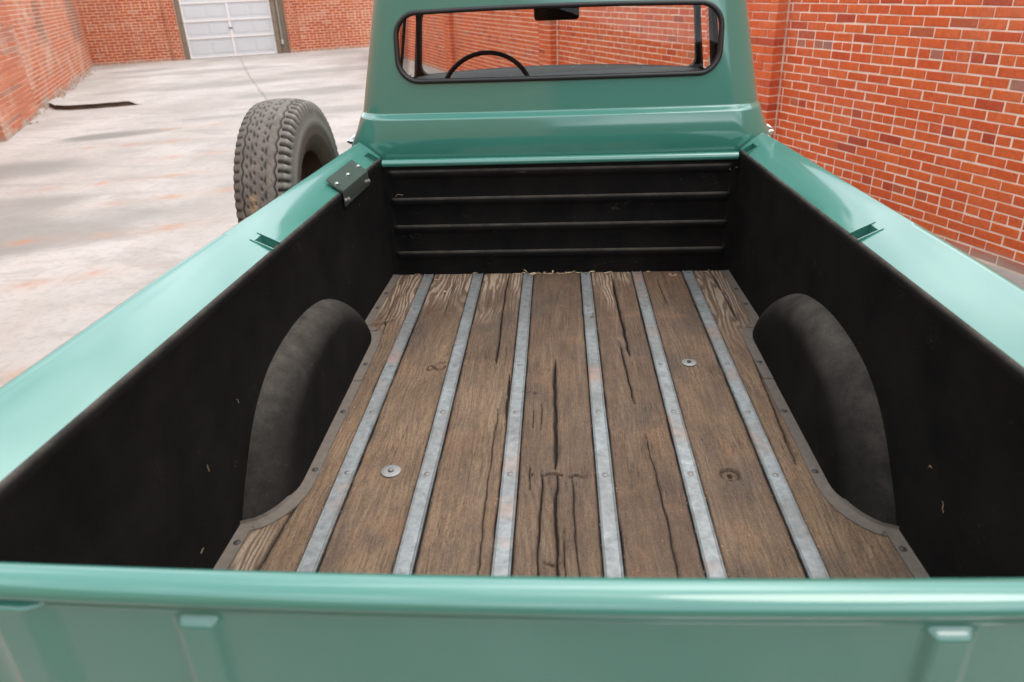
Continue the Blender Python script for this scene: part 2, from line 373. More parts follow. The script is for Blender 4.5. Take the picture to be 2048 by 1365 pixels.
DEEP = [(0.0, (0.44, 0.11, 0.040)), (0.4, (0.38, 0.085, 0.032)), (0.75, (0.48, 0.14, 0.05)), (0.92, (0.40, 0.085, 0.04)), (1.0, (0.5, 0.25, 0.16))]
BR_R = brick_mat('orange_red_brick', ORANGE, 0.20, (0.52, 0.30, 0.24), 0.10)
BR_L = brick_mat('faded_pink_brick', PINKY, 0.8, (0.56, 0.41, 0.31), 0.8, 1)
BR_B = brick_mat('deep_orange_brick', DEEP, 0.45, (0.50, 0.32, 0.22), 0.16)
BR_D = brick_mat('dark_brown_brick', [(0.0, (0.16, 0.085, 0.055)), (0.5, (0.12, 0.065, 0.045)), (1.0, (0.20, 0.11, 0.07))], 0.2, (0.25, 0.2, 0.16), 0.3)  # unseen rear wall's brick, darkened to tone down its reflection
MO_D = mortar_mat('grey_mortar', (0.20, 0.18, 0.15), (0.30, 0.27, 0.23))
MO_R = mortar_mat('pale_mortar', (0.78, 0.56, 0.43), (0.93, 0.74, 0.60))
MO_L = mortar_mat('pink_mortar', (0.60, 0.42, 0.31), (0.78, 0.58, 0.45))
MO_B = mortar_mat('peach_mortar', (0.70, 0.42, 0.29), (0.90, 0.60, 0.45))

def concrete_mat():
    m, t, b, o = newmat('bleached_concrete'); p = posn(t)
    n1 = noise(t, p, 0.55, 6, 0.6, (1.0, 0.55, 1)); n2 = noise(t, p, 3.0, 5, 0.6, (1.0, 1.7, 1)); n3 = noise(t, p, 90, 4, 0.7)
    c = mixc(t, ramp(t, n1, [(0.38, 0.0), (0.62, 1.0)]), (0.325, 0.298, 0.270), (0.470, 0.438, 0.408))
    c = mixc(t, ramp(t, n2, [(0.45, 0.0), (0.68, 0.5)]), c, (0.395, 0.34, 0.295))
    pat = noise(t, p, 0.9, 6, 0.62, (1.0, 2.4, 1), 0.6); c = mixc(t, ramp(t, pat, [(0.50, 0.0), (0.60, 0.42)]), c, (0.262, 0.240, 0.215))
    c = mixc(t, ramp(t, noise(t, p, 12, 5, 0.7), [(0.42, 0.25), (0.5, 0.0)]), c, (0.235, 0.222, 0.205))
    c = mixc(t, ramp(t, n3, [(0.35, 0.22), (0.55, 0.0)]), c, (0.35, 0.32, 0.29))
    c = mixc(t, at(t, 'damp'), c, (0.205, 0.196, 0.175))
    rn = mth(t, 'MULTIPLY', at(t, 'rust'), ramp(t, noise(t, p, 9, 4), [(0.3, 0.7), (0.65, 1.0)]))
    c = mixc(t, rn, c, (0.42, 0.19, 0.09))
    c = mixc(t, at(t, 'crack'), c, (0.20, 0.16, 0.12))
    t.links.new(c, b.inputs['Base Color']); b.inputs['Roughness'].default_value = 0.9; bump(t, b, n3, 0.3, 0.004); return m
CONC = concrete_mat()
SLABEDGE = simple('dark_slab_edge', (0.10, 0.07, 0.045), 0.95, 0, 0, 0.7, 9, 0.6)
DIRT = simple('dry_grass_ground', (0.135, 0.125, 0.075), 0.95, 0, 0, 0.35, 1.3)

def tyre_mat():
    m, t, b, o = newmat('weathered_tyre_rubber'); p = objc(t)
    n = noise(t, p, 9, 6, 0.65); f = noise(t, p, 120, 4, 0.7)
    c = mixc(t, ramp(t, n, [(0.3, 0), (0.7, 1)]), (0.078, 0.066, 0.053), (0.170, 0.147, 0.120))
    c = mixc(t, ramp(t, f, [(0.55, 0), (0.75, 0.5)]), c, (0.21, 0.185, 0.16))
    c = mixc(t, at(t, 'groove'), c, (0.009, 0.007, 0.006))
    c = mixc(t, mth(t, 'MULTIPLY', at(t, 'brown'), ramp(t, n, [(0.3, 0.5), (0.7, 1.0)])), c, (0.082, 0.050, 0.031))
    c = mixc(t, at(t, 'pale'), c, (0.26, 0.24, 0.215))
    c = mixc(t, mth(t, 'MULTIPLY', at(t, 'smear'), ramp(t, f, [(0.4, 0.2), (0.6, 1.0)])), c, (0.42, 0.27, 0.12))
    t.links.new(c, b.inputs['Base Color']); b.inputs['Roughness'].default_value = 0.72; bump(t, b, f, 0.3, 0.002); return m
TYRE = tyre_mat()

SLABEDGE_ = simple('crack_dirt', (0.32, 0.28, 0.23), 0.95, 0, 0, 0.4, 9)
# ------------------------------------------------------------------ SETTING: ground
def ground():
    o = MB().add([(-300, -300, -0.03), (300, -300, -0.03), (300, 300, -0.03), (-300, 300, -0.03)], [(0, 1, 2, 3)]).obj('ground', DIRT, angle=None)
    meta(o, kind='structure')
    xs = np.linspace(-17, 6, 231); ys = np.linspace(-0.9, 30, 310)
    X, Y = np.meshgrid(xs, ys, indexing='ij')
    Z = 0.006 * (fbm(X * 0.25 + 40, Y * 0.25 + 40, 3) - 0.5)
    Z -= Z.mean()
    b = MB().grid(np.stack([X, Y, Z * 0 + Z], -1)); me = b.mesh('pavement', CONC, 60)
    rust = np.zeros_like(X)
    spots = [(-4.44, 7.12), (-3.96, 7.33), (-3.46, 7.56), (-3.96, 6.05), (-3.45, 6.24), (-3.86, 4.87), (-3.5, 5.08), (-4.42, 8.29), (-5.98, 10.29), (-4.46, 9.52), (-5.44, 10.46),
             (-4.91, 9.34), (-5.38, 11.78), (-5.95, 11.53), (-6.49, 10.16), (-3.0, 3.5), (-2.7, 3.7), (-5.1, 8.0), (-5.6, 7.8), (-4.6, 5.9), (-4.3, 4.7)]
    dx, dy = 0.9135, 0.4067
    for i, (x, y) in enumerate(spots):
        u = (X - x) * dx + (Y - y) * dy; v = -(X - x) * dy + (Y - y) * dx
        a = (0.6, 0.95, 0.8)[i % 3]
        rust = np.maximum(rust, a * np.exp(-(u / 0.085) ** 2 - (v / 0.08) ** 2)); rust = np.maximum(rust, 0.22 * a * np.exp(-(u / 0.42) ** 2 - (v / 0.10) ** 2))
    damp = np.zeros_like(X)
    def blob(x, y, ru, rv, a):
        u = (X - x) * dx + (Y - y) * dy; v = -(X - x) * dy + (Y - y) * dx
        nn = fbm(X * 1.1, Y * 1.1, 4) - 0.5
        return a * sstep(1.15, 0.55, np.sqrt((u / ru) ** 2 + (v / rv) ** 2) + 1.1 * nn)
    for q in [(-4.9, 6.0, 1.5, 0.9, .75), (-6.9, 8.6, 1.6, .8, .75), (-6.7, 11.1, .9, .42, 1.0), (-7.5, 17.5, 2.6, .7, .55), (-9.5, 20.5, 3.0, .6, .5), (-5.2, 15.5, 1.6, .6, .6), (-4.0, 13.0, 1.2, .5, .45),
              (-5.2, 20, 1.8, .7, .5), (-11.5, 21.5, 1.4, .5, .5), (-5.6, 12.6, .8, .25, .45), (-2.2, 10, 1.2, .4, .4), (-5.9, 6.9, 1.2, .5, .6)]:
        damp = np.maximum(damp, blob(*q))
    cr = np.zeros_like(X)
    pts = [(-10.4, 25.3), (-10.0, 24.67), (-8.92, 22.15), (-7.69, 19.3), (-7.06, 17.9), (-6.24, 16.1), (-5.57, 14.66), (-5.2, 13.8), (-4.0, 11), (-2.9, 8.6)]
    for (x0, y0), (x1, y1) in zip(pts[:-1], pts[1:]):
        L2 = (x1 - x0) ** 2 + (y1 - y0) ** 2
        tt = np.clip(((X - x0) * (x1 - x0) + (Y - y0) * (y1 - y0)) / L2, 0, 1)
        d = np.hypot(X - x0 - tt * (x1 - x0) + 0.10 * (vnoise(X * 0 + Y * 3, Y * 0 + 3) - .5), Y - y0 - tt * (y1 - y0))
        cr = np.maximum(cr, 0.0 * d)
    P_ = []; rs = random.Random(2)
    for (x0, y0), (x1, y1) in zip(pts[:-1], pts[1:]):
        m = max(3, int(math.hypot(x1 - x0, y1 - y0) / .07))
        for k in range(m): P_.append((x0 + (x1 - x0) * k / m + rs.gauss(0, .022), y0 + (y1 - y0) * k / m + rs.gauss(0, .01), rs.uniform(.002, .014)))
    VV, FF = [], []
    for x, y, w_ in P_: VV += [(x - w_, y, .010), (x + w_, y, .010)]
    FF = [(2 * k, 2 * k + 1, 2 * k + 3, 2 * k + 2) for k in range(len(P_) - 1) if rs.random() > .12]
    meta(obj('pavement_crack', VV, FF, SLABEDGE_, None, None), kind='structure')
    attr(me, 'rust', np.clip(rust, 0, 1)); attr(me, 'damp', damp); attr(me, 'crack', cr)
    meta(link('pavement', me), kind='structure')
ground()

# ------------------------------------------------------------------ SETTING: brick walls
def brick_geo(bl, bh, proud, depth, bev=0.0035, seed=0):
    """a brick in wall space: x along, y outwards (front face at y=proud), z up, centred"""
    r = random.Random(seed); wild = 3.2 if r.random() < .22 else 1.3; j = lambda s: r.uniform(-s, s) * wild
    x, z = bl / 2, bh / 2
    ring0 = [(-x, -depth, -z), (x, -depth, -z), (x, -depth, z), (-x, -depth, z)]
    ring1 = [(sx * x + j(.0012), proud - bev, sz * z + j(.0010)) for sx, sz in ((-1, -1), (1, -1), (1, 1), (-1, 1))]
    ring2 = [(sx * (x - bev * 1.3) + j(.0015), proud + j(.0010), sz * (z - bev * 1.2) + j(.0012)) for sx, sz in ((-1, -1), (1, -1), (1, 1), (-1, 1))]
    V = ring0 + ring1 + ring2; F = []
    for a in (0, 4):
        for k in range(4):
            F.append((a + k, a + (k + 1) % 4, a + 4 + (k + 1) % 4, a + 4 + k))
    F.append((8, 9, 10, 11)); return V, F
_cache = {}
def brick_mesh(bl, bh, depth, mat, v):
    k = (round(bl, 3), round(bh, 3), round(depth, 3), mat.name, v)
    if k not in _cache:
        V, Fc = brick_geo(bl, bh, 0.0045, depth, seed=v + int(bl * 1000)); V = [(-x, y, z) for x, y, z in V]; Fc = [f[::-1] for f in Fc]
        _cache[k] = mesh('brick', V, [f[::-1] for f in Fc] if False else Fc, mat, None)
    return _cache[k]

def wall(name, label, P, az, t0, t1, height, c, Lb, z_base, header, phase, mats, pil=(), pilw=0.48, pild=0.11, openings=(), vis=None, stain=None, thick=0.30, jw=0.011, extra=0):
    a = np.array([-math.sin(math.radians(az)), math.cos(math.radians(az)), 0]); P = np.array(P, float)
    n = np.array([-a[1], a[0], 0])
    if n @ (np.array([-4.5, 9, 0]) - P) < 0: n = -n
    bm_, mm = mats
    root = empty(name, tuple(P)); meta(root, label, 'wall')
    M = np.eye(4); M[:3, 0] = a; M[:3, 1] = n; M[:3, 2] = (0, 0, 1)
    flip = np.linalg.det(M[:3, :3]) < 0          # wall axes: x along a, y outwards, z up
    # root keeps world axes; children get a rotation so that local y = outwards
    ax = a if not flip else -a; sgn = 1 if not flip else -1
    root.matrix_world = Matrix([[ax[0], n[0], 0, P[0]], [ax[1], n[1], 0, P[1]], [0, 0, 1, 0], [0, 0, 0, 1]])
    def W(t, y, z): return P + ax * t + n * y + np.array([0, 0, z])
    T0, T1 = sorted((t0 * sgn, t1 * sgn)); pilT = [sorted((q * sgn, (q + pilw) * sgn)) for q in pil]
    ops = [(*sorted((o[0] * sgn, o[1] * sgn)), o[2]) for o in openings]
    # mortar core
    mb = MB(); cuts = [T0] + [v for o in sorted(ops) for v in o[:2]] + [T1]
    for k in range(0, len(cuts), 2): mb.box(cuts[k], cuts[k + 1], -thick, 0, -0.05, height)
    for o in ops: mb.box(o[0], o[1], -thick, 0, o[2], height)
    for q in pilT: mb.box(q[0] + 0.011, q[1] - 0.011, -0.01, pild - 0.004, -0.05, height)
    mb.obj('mortar', mm, root, None)
    rows = int((height - z_base) / c); items = []
    for i in range(rows):
        z = z_base + (i + 0.5) * c; hd = header(i); bl = Lb / 2 if hd else Lb
        off = phase + (0 if hd else (Lb / 2 if i % 2 else 0))
        k0 = int(math.floor((T0 - off) / bl)); k1 = int(math.ceil((T1 - off) / bl))
        for k in range(k0, k1):
            xa, xb = max(off + k * bl, T0), min(off + (k + 1) * bl, T1)
            segs = [(xa, xb)]
            for q in pilT + [(o[0], o[1]) for o in ops if z < o[2]]:
                ns = []
                for s0, s1 in segs:
                    if s1 <= q[0] or s0 >= q[1]: ns.append((s0, s1))
                    else:
                        if s0 < q[0]: ns.append((s0, q[0]))
                        if s1 > q[1]: ns.append((q[1], s1))
                segs = ns
            for s0, s1 in segs:
                if s1 - s0 > 0.03: items.append(((s0 + s1) / 2, s1 - s0, z, 0.0, 0.03))
        for q in pilT:
            w3 = q[1] - q[0]
            cutsq = [0, w3 / 2, w3] if i % 2 == 0 else [0, w3 / 4, 3 * w3 / 4, w3]
            for s0, s1 in zip(cutsq[:-1], cutsq[1:]):
                items.append((q[0] + (s0 + s1) / 2, s1 - s0, z, pild, pild - 0.01))
    A = np.array(items)
    cen = P + np.outer(A[:, 0], ax) + np.outer(A[:, 3], n); cen[:, 2] = A[:, 2]
    half = ax * 0.5
    pa = proj(cen - A[:, 1:2] * half); pb = proj(cen + A[:, 1:2] * half); pc = proj(cen + [0, 0, c / 2]); pd = proj(cen - [0, 0, c / 2])
    size = np.hypot(*(pb - pa).T) * np.hypot(*(pd - pc).T)
    mid = (pa + pb) / 2
    ok = np.array([(not np.isnan(s)) and -5 < u < 2053 and -3 < v < 1368 and (vis is None or vis(u, v)) for s, (u, v) in zip(size, mid)])
    score = np.where(ok, np.nan_to_num(size), -1); order = np.argsort(-score)
    single = set(order[:295][score[order[:295]] > 0].tolist())
    rs = random.Random(3); JV, JF, JT, JS = [], [], [], []
    for k, (t, bl, z, y, dep) in enumerate(items):
        jy = rs.uniform(-.0015, .0015); w_, h_ = bl - jw + rs.uniform(-.006, .003), c - jw + rs.choice((-.002, -.001, 0, .001))
        if k in single:
            bl_r = round(w_ / 0.004) * 0.004
            me = brick_mesh(bl_r, h_, dep, bm_, rs.randrange(6)); o = link('brick', me, root); o.location = (t + rs.uniform(-.002, .002), y + jy, z + rs.uniform(-.001, .001))
            o.rotation_euler = (0, rs.uniform(-.006, .006), rs.uniform(-.004, .004))
        else:
            V, Fc = brick_geo(w_, h_, 0.0045 + jy, dep, seed=rs.random()); nn = len(JV)
            JV += [(t + x, y + yy, z + zz) for x, yy, zz in V]; JF += [[nn + i for i in f] for f in Fc]; JT += [rs.random()] * len(V)
            JS += [stain(t * sgn, z) if stain else 0.0] * len(V)
    me = mesh('brick', JV, JF, bm_, None); attr(me, 'tone', JT); attr(me, 'stain', JS)
    meta(link('brick', me, root), kind='stuff')
    for me_k, me_v in _cache.items(): pass
    return root, ax, n, sgn

PR = (2.910, 4.967, 0.0)
def vis_right(u, v): return (u > 1505 and v < 262 + (u - 1530) * 0.60) or (800 < u < 1440 and 18 < v < 140)
wall('brick_wall', 'orange red brick wall with pale mortar and pilasters beside the truck', PR, 22.6, -16.0, 22.1, 3.6, 0.069, 0.216,
     0.008, lambda i: (22 - i) % 7 == 4, 0.450 - 0.108, (BR_R, MO_R), jw=0.010, pil=(2.33, 7.49, 13.15, 18.6), vis=vis_right)
DL = np.array([-11.635, 24.659, 0.0]); bdir = np.array([math.cos(math.radians(24)), math.sin(math.radians(24)), 0])
def vis_left(u, v): return u < 735
wall('brick_wall', 'orange brick end wall around the white garage door', DL, -66.0, -2.95, 6.6, 3.6, 0.083, 0.245,
     0.0, lambda i: i % 7 == 5, 0.1, (BR_B, MO_B), pil=(-0.46, 3.14), pilw=0.32, pild=0.09, openings=((-0.14, 3.14, 2.62),), vis=vis_left, jw=0.016)
PL = (-10.416, 15.42, 0.0)
def lstain(t, z):
    s = 0.0
    v = vnoise(t * 1.3 + 3, z * 2.0); s = max(s, float(sstep(1.15, 1.55, z + 0.5 * v) * sstep(0.2, -0.2, abs(t - 1.2) - 0.75)) * 0.9)
    s = max(s, float(sstep(0.75, 1.05, z + 0.25 * v) * sstep(0.5, 0.0, abs(t - 7.2) - 0.7)) * 0.9)
    s = max(s, float(sstep(1.2, 1.5, z + 0.25 * v) * sstep(0.3, 0.0, abs(t + 2.1) - 0.15)) * 0.8)
    return s
wall('brick_wall', 'faded pinkish brick wall with dark stains along the far left', PL, 24.9, -24.5, 9.0, 3.6, 0.079, 0.235,
     0.0, lambda i: i % 7 == 3, 0.05, (BR_L, MO_L), pil=(-5.1,), pilw=3.0, pild=0.10, vis=vis_left, stain=lstain, jw=0.013)

PB = np.array(PR) + np.array([-math.sin(math.radians(22.6)), math.cos(math.radians(22.6)), 0]) * -14.0  # unseen wall added behind the camera, kept dark for reflections in paint and glass
wall('brick_wall', 'unseen dark brown brick wall closing the yard behind the truck tailgate', PB, -66.0, -19.0, 0.3, 3.6, 0.075, 0.225,
     0.0, lambda i: i % 7 == 3, 0.0, (BR_D, MO_D), vis=lambda u, v: False, jw=0.012)
# heaved slab with a dark broken edge beside the left wall
def slab():
    front = [(-10.05, 15.0), (-9.88, 14.55), (-9.45, 14.10), (-9.1, 13.98), (-8.7, 14.08), (-8.30, 14.24), (-7.98, 14.42)]
    fr = []
    for (x0, y0), (x1, y1) in zip(front[:-1], front[1:]):
        for k in range(6):
            t = k / 6; fr.append((x0 + (x1 - x0) * t + random.uniform(-.012, .012), y0 + (y1 - y0) * t + random.uniform(-.012, .012)))
    fr.append(front[-1]); n = len(fr)
    h = [0.002 + 0.085 * float(sstep(0, .12, k / (n - 1))) * float(sstep(1.01, .90, k / (n - 1))) for k in range(n)]
    back = [(x - 0.42 * 1.5 + 0.5 * (k / n), y + 0.9 * 1.5) for k, (x, y) in enumerate(fr)]
    root = empty('raised_slab', (-9.1, 14.6, 0)); meta(root, 'raised broken concrete slab with a dark edge lying beside the left wall', 'slab')
    o0 = np.array([-9.1, 14.6, 0])
    top = MB().grid(np.array([[(x, y, hh) for (x, y), hh in zip(fr, h)], [(x * .5 + u * .5, y * .5 + v * .5, hh * 0.8) for (x, y), (u, v), hh in zip(fr, back, h)], [(u, v, -0.015) for u, v in back]]) - o0, flip=False)
    o = top.obj('slab_top', CONC, root, 60)
    edge = MB().grid(np.array([[(x, y, -0.02) for x, y in fr], [(x + random.uniform(-.02, .02), y + 0.05, hh * .5) for (x, y), hh in zip(fr, h)], [(x, y, hh - 0.002) for (x, y), hh in zip(fr, h)]]) - o0, flip=False)
    edge.obj('broken_edge', SLABEDGE, root, 20)
slab()

# rubble along the foot of the left wall
def rubble():
    a = np.array([-math.sin(math.radians(24.9)), math.cos(math.radians(24.9)), 0]); n = np.array([a[1], -a[0], 0]); mb = MB()
    for k in range(420):
        t = random.choice([random.gauss(0.9, 1.1), random.gauss(4.5, 1.6), random.uniform(-4, 7)]); d = abs(random.gauss(0, 0.10)) + 0.01; s = random.uniform(.008, .035)
        q = np.array(PL) + a * t + n * d; q[2] = s * 0.3
        V = [(q[0] + s * x * random.uniform(.6, 1.2), q[1] + s * y * random.uniform(.6, 1.2), q[2] + s * z * random.uniform(.5, 1)) for x, y, z in ((-1, 0, 0), (1, 0, 0), (0, -1, 0), (0, 1, 0), (0, 0, .8), (0, 0, -.6))]
        mb.add(V, [(0, 2, 4), (2, 1, 4), (1, 3, 4), (3, 0, 4), (2, 0, 5), (1, 2, 5), (3, 1, 5), (0, 3, 5)])
    meta(mb.obj('rubble', simple('rubble_mix', (0.36, 0.24, 0.18), 0.95, 0, 0, 0.5, 8), None, None), 'crumbled mortar and grit along the foot of the left wall', kind='stuff')
rubble()

# ------------------------------------------------------------------ garage door
def garage_door():
    root = empty('garage_door'); n = np.array([bdir[1], -bdir[0], 0])      # n: towards the camera
    # axes: x along bdir, y away from camera (so local -y faces us)
    root.matrix_world = Matrix([[bdir[0], -n[0], 0, DL[0]], [bdir[1], -n[1], 0, DL[1]], [0, 0, 1, 0], [0, 0, 0, 1]])
    meta(root, 'white panelled overhead garage door with grey timber jambs in the end wall', 'garage door')
    zs = [0.03, 0.60, 1.10, 1.62, 2.12, 2.58]; x0, x1, xm = 0.03, 2.72, 1.405
    for k in range(5):
        for (a, b) in ((x0 + .045, xm - .035), (xm + .035, x1 - .045)):
            za, zb = zs[k] + .025, zs[k + 1] - .025
            mb = MB().box(a, b, 0.075, 0.10, za, zb, 0.0)
            # three shallow embossed fields
            for q in range(2):
                wq = (b - a) / 2; a2 = a + q * wq + .05; b2 = a + (q + 1) * wq - .05
                mb.box(a2, b2, 0.066, 0.077, za + .09, zb - .09, 0.006)
            mb.obj('door_panel', DOORW, root)
    for k, z in enumerate(zs):
        MB().box(x0, x1, 0.045, 0.10, z - .022, z + .022, .004).obj('rail', DOORR, root)
    for k in range(5):
        MB().box(xm - .032, xm + .032, 0.055, 0.11, zs[k] + .023, zs[k + 1] - .023, .004).obj('stile', DOORR, root)
    for xx in (x0 - 0.0, x1 - .045): MB().box(xx, xx + .045, 0.056, 0.12, .02, 2.6, .004).obj('stile', DOORR, root)
    MB().box(xm - .055, xm + .055, 0.03, 0.056, .84, .875, .004).obj('lock_handle', GASKET, root)
    MB().box(-.13, .025, 0.0, 0.16, 0.0, 2.61, .006).obj('jamb', WOODPOST, root)
    MB().box(2.725, 2.86, -0.02, 0.16, 0.0, 2.61, .006).obj('jamb', WOODPOST, root)
    MB().box(2.87, 3.13, 0.06, 0.16, 0.0, 2.61, .006).obj('jamb', WOODPOST, root)
    MB().box(.0, 2.73, 0.125, 0.28, 0.0, 2.61).obj('backing', DOORW, root)
    MB().tube([(2.93, -.005, z) for z in np.linspace(.38, 2.5, 12)], .014, 8).obj('conduit', CABLE, root)
    MB().box(2.895, 2.965, -.03, .03, .28, .42, .006).obj('conduit_box', CABLE, root)
    for z in (0.5, 1.1, 1.7):
        MB().disc((-.02, -.002, z), .03, .02, 10, .01, -2).obj('hinge_roller', RUSTYW, root); MB().disc((2.78, -.022, z - .1), .03, .02, 10, .01, -2).obj('hinge_roller', RUSTYW, root)
garage_door()

# ------------------------------------------------------------------ THE TRUCK (built in its own units, S = metres per unit)
S = 0.9
CT = np.array([0.0011, -3.4282, 1.3420]); RT = cam_axes(0.4639, 0.0396, 0.0711)
RM = RW @ RT.T
org = CW + S * RM @ (-CT)
truck = empty('pickup_truck')
truck.matrix_world = Matrix([[*RM[0], org[0]], [*RM[1], org[1]], [*RM[2], org[2]], [0, 0, 0, 1]])
meta(truck, 'green vintage pickup truck with a wooden load bed and black liner', 'pickup truck')
def T(mb, name, mat, parent=None, angle=35, **kw): return mb.obj(name, mat, parent or truck, angle, S)

xw = lambda y: 0.82 + 0.03 * abs(y)               # inner wall half width
zi = lambda y: 0.575 + 0.02 * abs(y)              # inner rim height
def xo(y): return float(np.interp(-y, [-.05, .2, .7, 1.25, 1.7, 2.0, 2.3, 2.8], [.924, .940, .963, .990, 1.012, 1.020, 1.030, 1.042]))
def zo(y): return 0.647 + 0.017 * abs(y)
def crown_(u): return (1 - (1 - u) ** 1.18)
REAR = -2.66
WC, WI = -1.235, 0.762                            # wheel housing centre and inner face
archY = [-1.875, -1.85, -1.79, -1.686, -1.556, -1.42, -1.229, -1.03, -.903, -.78, -.70, -.64, -.61]
archZ = [-.012, .03, .108, .224, .298, .328, .342, .312, .263, .185, .118, .05, -.012]
def floor_inner(y):
    """half width of the metal contour on the floor"""
    if -1.872 < y < -.612:
        d = min(y + 1.872, -.612 - y); run = .19 if y < WC else .17
        f = 1.0 if d >= run else math.sqrt(max(0, 1 - (1 - d / run) ** 2)); f = f ** 1.15
        return xw(y) - f * (xw(y) - WI)
    return xw(y)

# planks
strip_x = [-.6416, -.3957, -.148, .1314, .3804, .624]
edges = [-.93] + strip_x + [.93]
cracks = {3: [([(-.90, -.016), (-1.10, -.018), (-1.40, -.012), (-1.62, -.014)], .0031, 1), ([(-1.62, -.006), (-1.78, -.014), (-2.0, -.008), (-2.4, -.006)], .0022, .8), ([(-1.63, .035), (-1.9, .04), (-2.1, .05)], .0012, .5),
              ([(-1.60, -.055), (-1.66, -.052), (-1.95, -.058), (-2.3, -.055)], .0016, .7), ([(-1.55, -.088), (-1.72, -.09)], .0014, .6), ([(-1.85, .01), (-2.2, .012)], .001, .5), ([(-1.2, -.06), (-1.42, -.062)], .0012, .45), ([(-1.22, -.09), (-1.4, -.088)], .001, .4)],
          4: [([(-.0, .255), (-.18, .258), (-.42, .262), (-.68, .268), (-.9, .272)], .0034, 1), ([(-.75, .242), (-1.0, .248), (-1.25, .258)], .0016, .8), ([(-1.4, .27), (-1.7, .285), (-2.1, .29)], .0012, .5)],
          2: [([(-.0, -.245), (-.3, -.248), (-.62, -.245), (-.95, -.24)], .0020, .8), ([(-1.0, -.185), (-1.15, -.182), (-1.35, -.18)], .0020, .8), ([(-1.25, -.21), (-1.6, -.212), (-2.2, -.205)], .0011, .5)],
          1: [([(-.0, -.50), (-.2, -.505), (-.5, -.5)], .0014, .6)],
          6: [([(-.75, .74), (-1.0, .73), (-1.3, .715), (-1.6, .70)], .0016, .7), ([(-.0, .74), (-.3, .745), (-.6, .75)], .0022, .8)],
          0: [([(-1.72, -.742), (-1.85, -.76), (-2.02, -.772), (-2.4, -.79)], .0030, 1), ([(-.25, -.76), (-.5, -.758), (-.7, -.73)], .0012, .6), ([(-.9, -.675), (-1.2, -.672)], .0014, .5)],
          5: [([(-.05, .47), (-.4, .475)], .0010, .4)]}
worn = {0: (1., -.05, -.95), 1: (1., -.02, -.62), 2: (.9, .0, -.55), 4: (1., .02, -.36), 6: (1., -.0, -.85), 3: (.0, 0, -.1), 5: (.12, 0, -.12)}
for k in range(7):
    a, b = edges[k] + (.0272 if k > 0 else 0), edges[k + 1] - (.0272 if k < 6 else 0)
    ny, nx = 560, 96
    ys = np.linspace(-.004, REAR + .02, ny); xs = np.linspace(a, b, nx)
    Y, X = np.meshgrid(ys, xs, indexing='ij')
    u = (X - a) / (b - a)
    # ragged edges
    el = (fbm(Y * 14 + 9 * k, Y * 0 + k, 4) - .5) * .006 * np.clip(1 - u * 10, 0, 1); er = (fbm(Y * 14 + 31 * k, Y * 0 + 7 + k, 4) - .5) * .006 * np.clip(1 - (1 - u) * 10, 0, 1)
    Z = -.0015 + .0022 * (fbm(X * 16 + k * 9, Y * 2.2, 3) - .5) + .0012 * (fbm(X * 130 + k * 9, Y * 6, 3) - .5)
    edge_d = np.minimum(u, 1 - u) * (b - a); Z = Z - .004 * np.exp(-(edge_d / .004) ** 2)
    crk = np.zeros_like(X)
    for pts, wd, dp in cracks.get(k, []):
        py = [p[0] for p in pts][::-1]; px = [p[1] for p in pts][::-1]
        cx = np.interp(Y, py, px) + .0035 * (fbm(Y * 22 + 3 * k, Y * 0 + wd * 900, 3) - .5) * 2
        y1, y0 = pts[0][0], pts[-1][0]
        tap = sstep(0, .10, Y - y0) * sstep(0, .10, y1 - Y); ww = 1.25 * wd * (0.45 + 1.0 * vnoise(Y * 9, Y * 0 + k)) * tap + 1e-5
        g = np.exp(-((X - cx) / (1.15 * ww)) ** 4) * (tap > 0.02) * min(1.0, dp * 1.2); 
        g = np.maximum(g, .35 * dp * np.exp(-((X - cx) / (ww + .004)) ** 2) * (tap > .05))
        crk = np.maximum(crk, g)
    # broken cross checks in the middle plank
    if k == 3:
        for yc, xa, xb in ((-1.64, -.12, .09), (-2.0, -.06, .02), (-1.16, -.13, -.03)):
            yy = yc + .018 * (fbm(X * 40, X * 0 + yc * 10, 3) - .5) * 2
            g = .8 * np.exp(-((Y - yy) / .0035) ** 2) * sstep(.06, .0, np.abs(X - (xa + xb) / 2) - (xb - xa) / 2 + .05) * (vnoise(X * 60, X * 0 + 2) > .35)
            crk = np.maximum(crk, g)
    # counterbored hole in the right-hand plank
    if k == 5:
        r = np.hypot(X - .497, Y + 1.63); Z -= .006 * sstep(.030, .022, r); crk = np.maximum(crk, sstep(.010, .005, np.hypot(X - .497, Y + 1.632)) * 1.0); crk = np.maximum(crk, .5 * np.exp(-((r - .026) / .004) ** 2))
    if k == 1:
        for (kx, ky, kr) in ((-.455, -.955, .02), (-.49, -.97, .012)):
            r = np.hypot((X - kx), (Y - ky) * .7); crk = np.maximum(crk, .6 * np.exp(-((r - kr) / .004) ** 2) * (vnoise(X * 80, Y * 80) > .3))
    Z -= .018 * crk
    X2 = X + el + er
    P = np.stack([X2, Y, Z], -1)
    mb = MB().grid(P, flip=False)
    # sides
    for j in (0, nx - 1):
        side = np.stack([P[:, j], P[:, j] * [1, 1, 0] + [0, 0, -.02]], 1); mb.grid(side, flip=(j != 0))
    me = mb.mesh('plank', WOOD, 50, S)
    tot = len(me.vertices)
    def pad(v, fill): 
        o = np.full(tot, fill, float); o[:v.size] = v.ravel(); return o
    amp, oy, ly = worn.get(k, (0, 0, -.1))
    streak = fbm(X * 60 + 5 * k, Y * 3.0 + k, 4)
    wv = amp * sstep(ly, oy + .02, Y + .5 * (fbm(X * 9 + k * 3, Y * 4, 3) - .5)) * sstep(.30, .52, streak) * 1.7
    wv = np.maximum(wv, .10 * sstep(.62, .74, fbm(X * 22 + 11 * k, Y * 2.2 + 31, 4)))
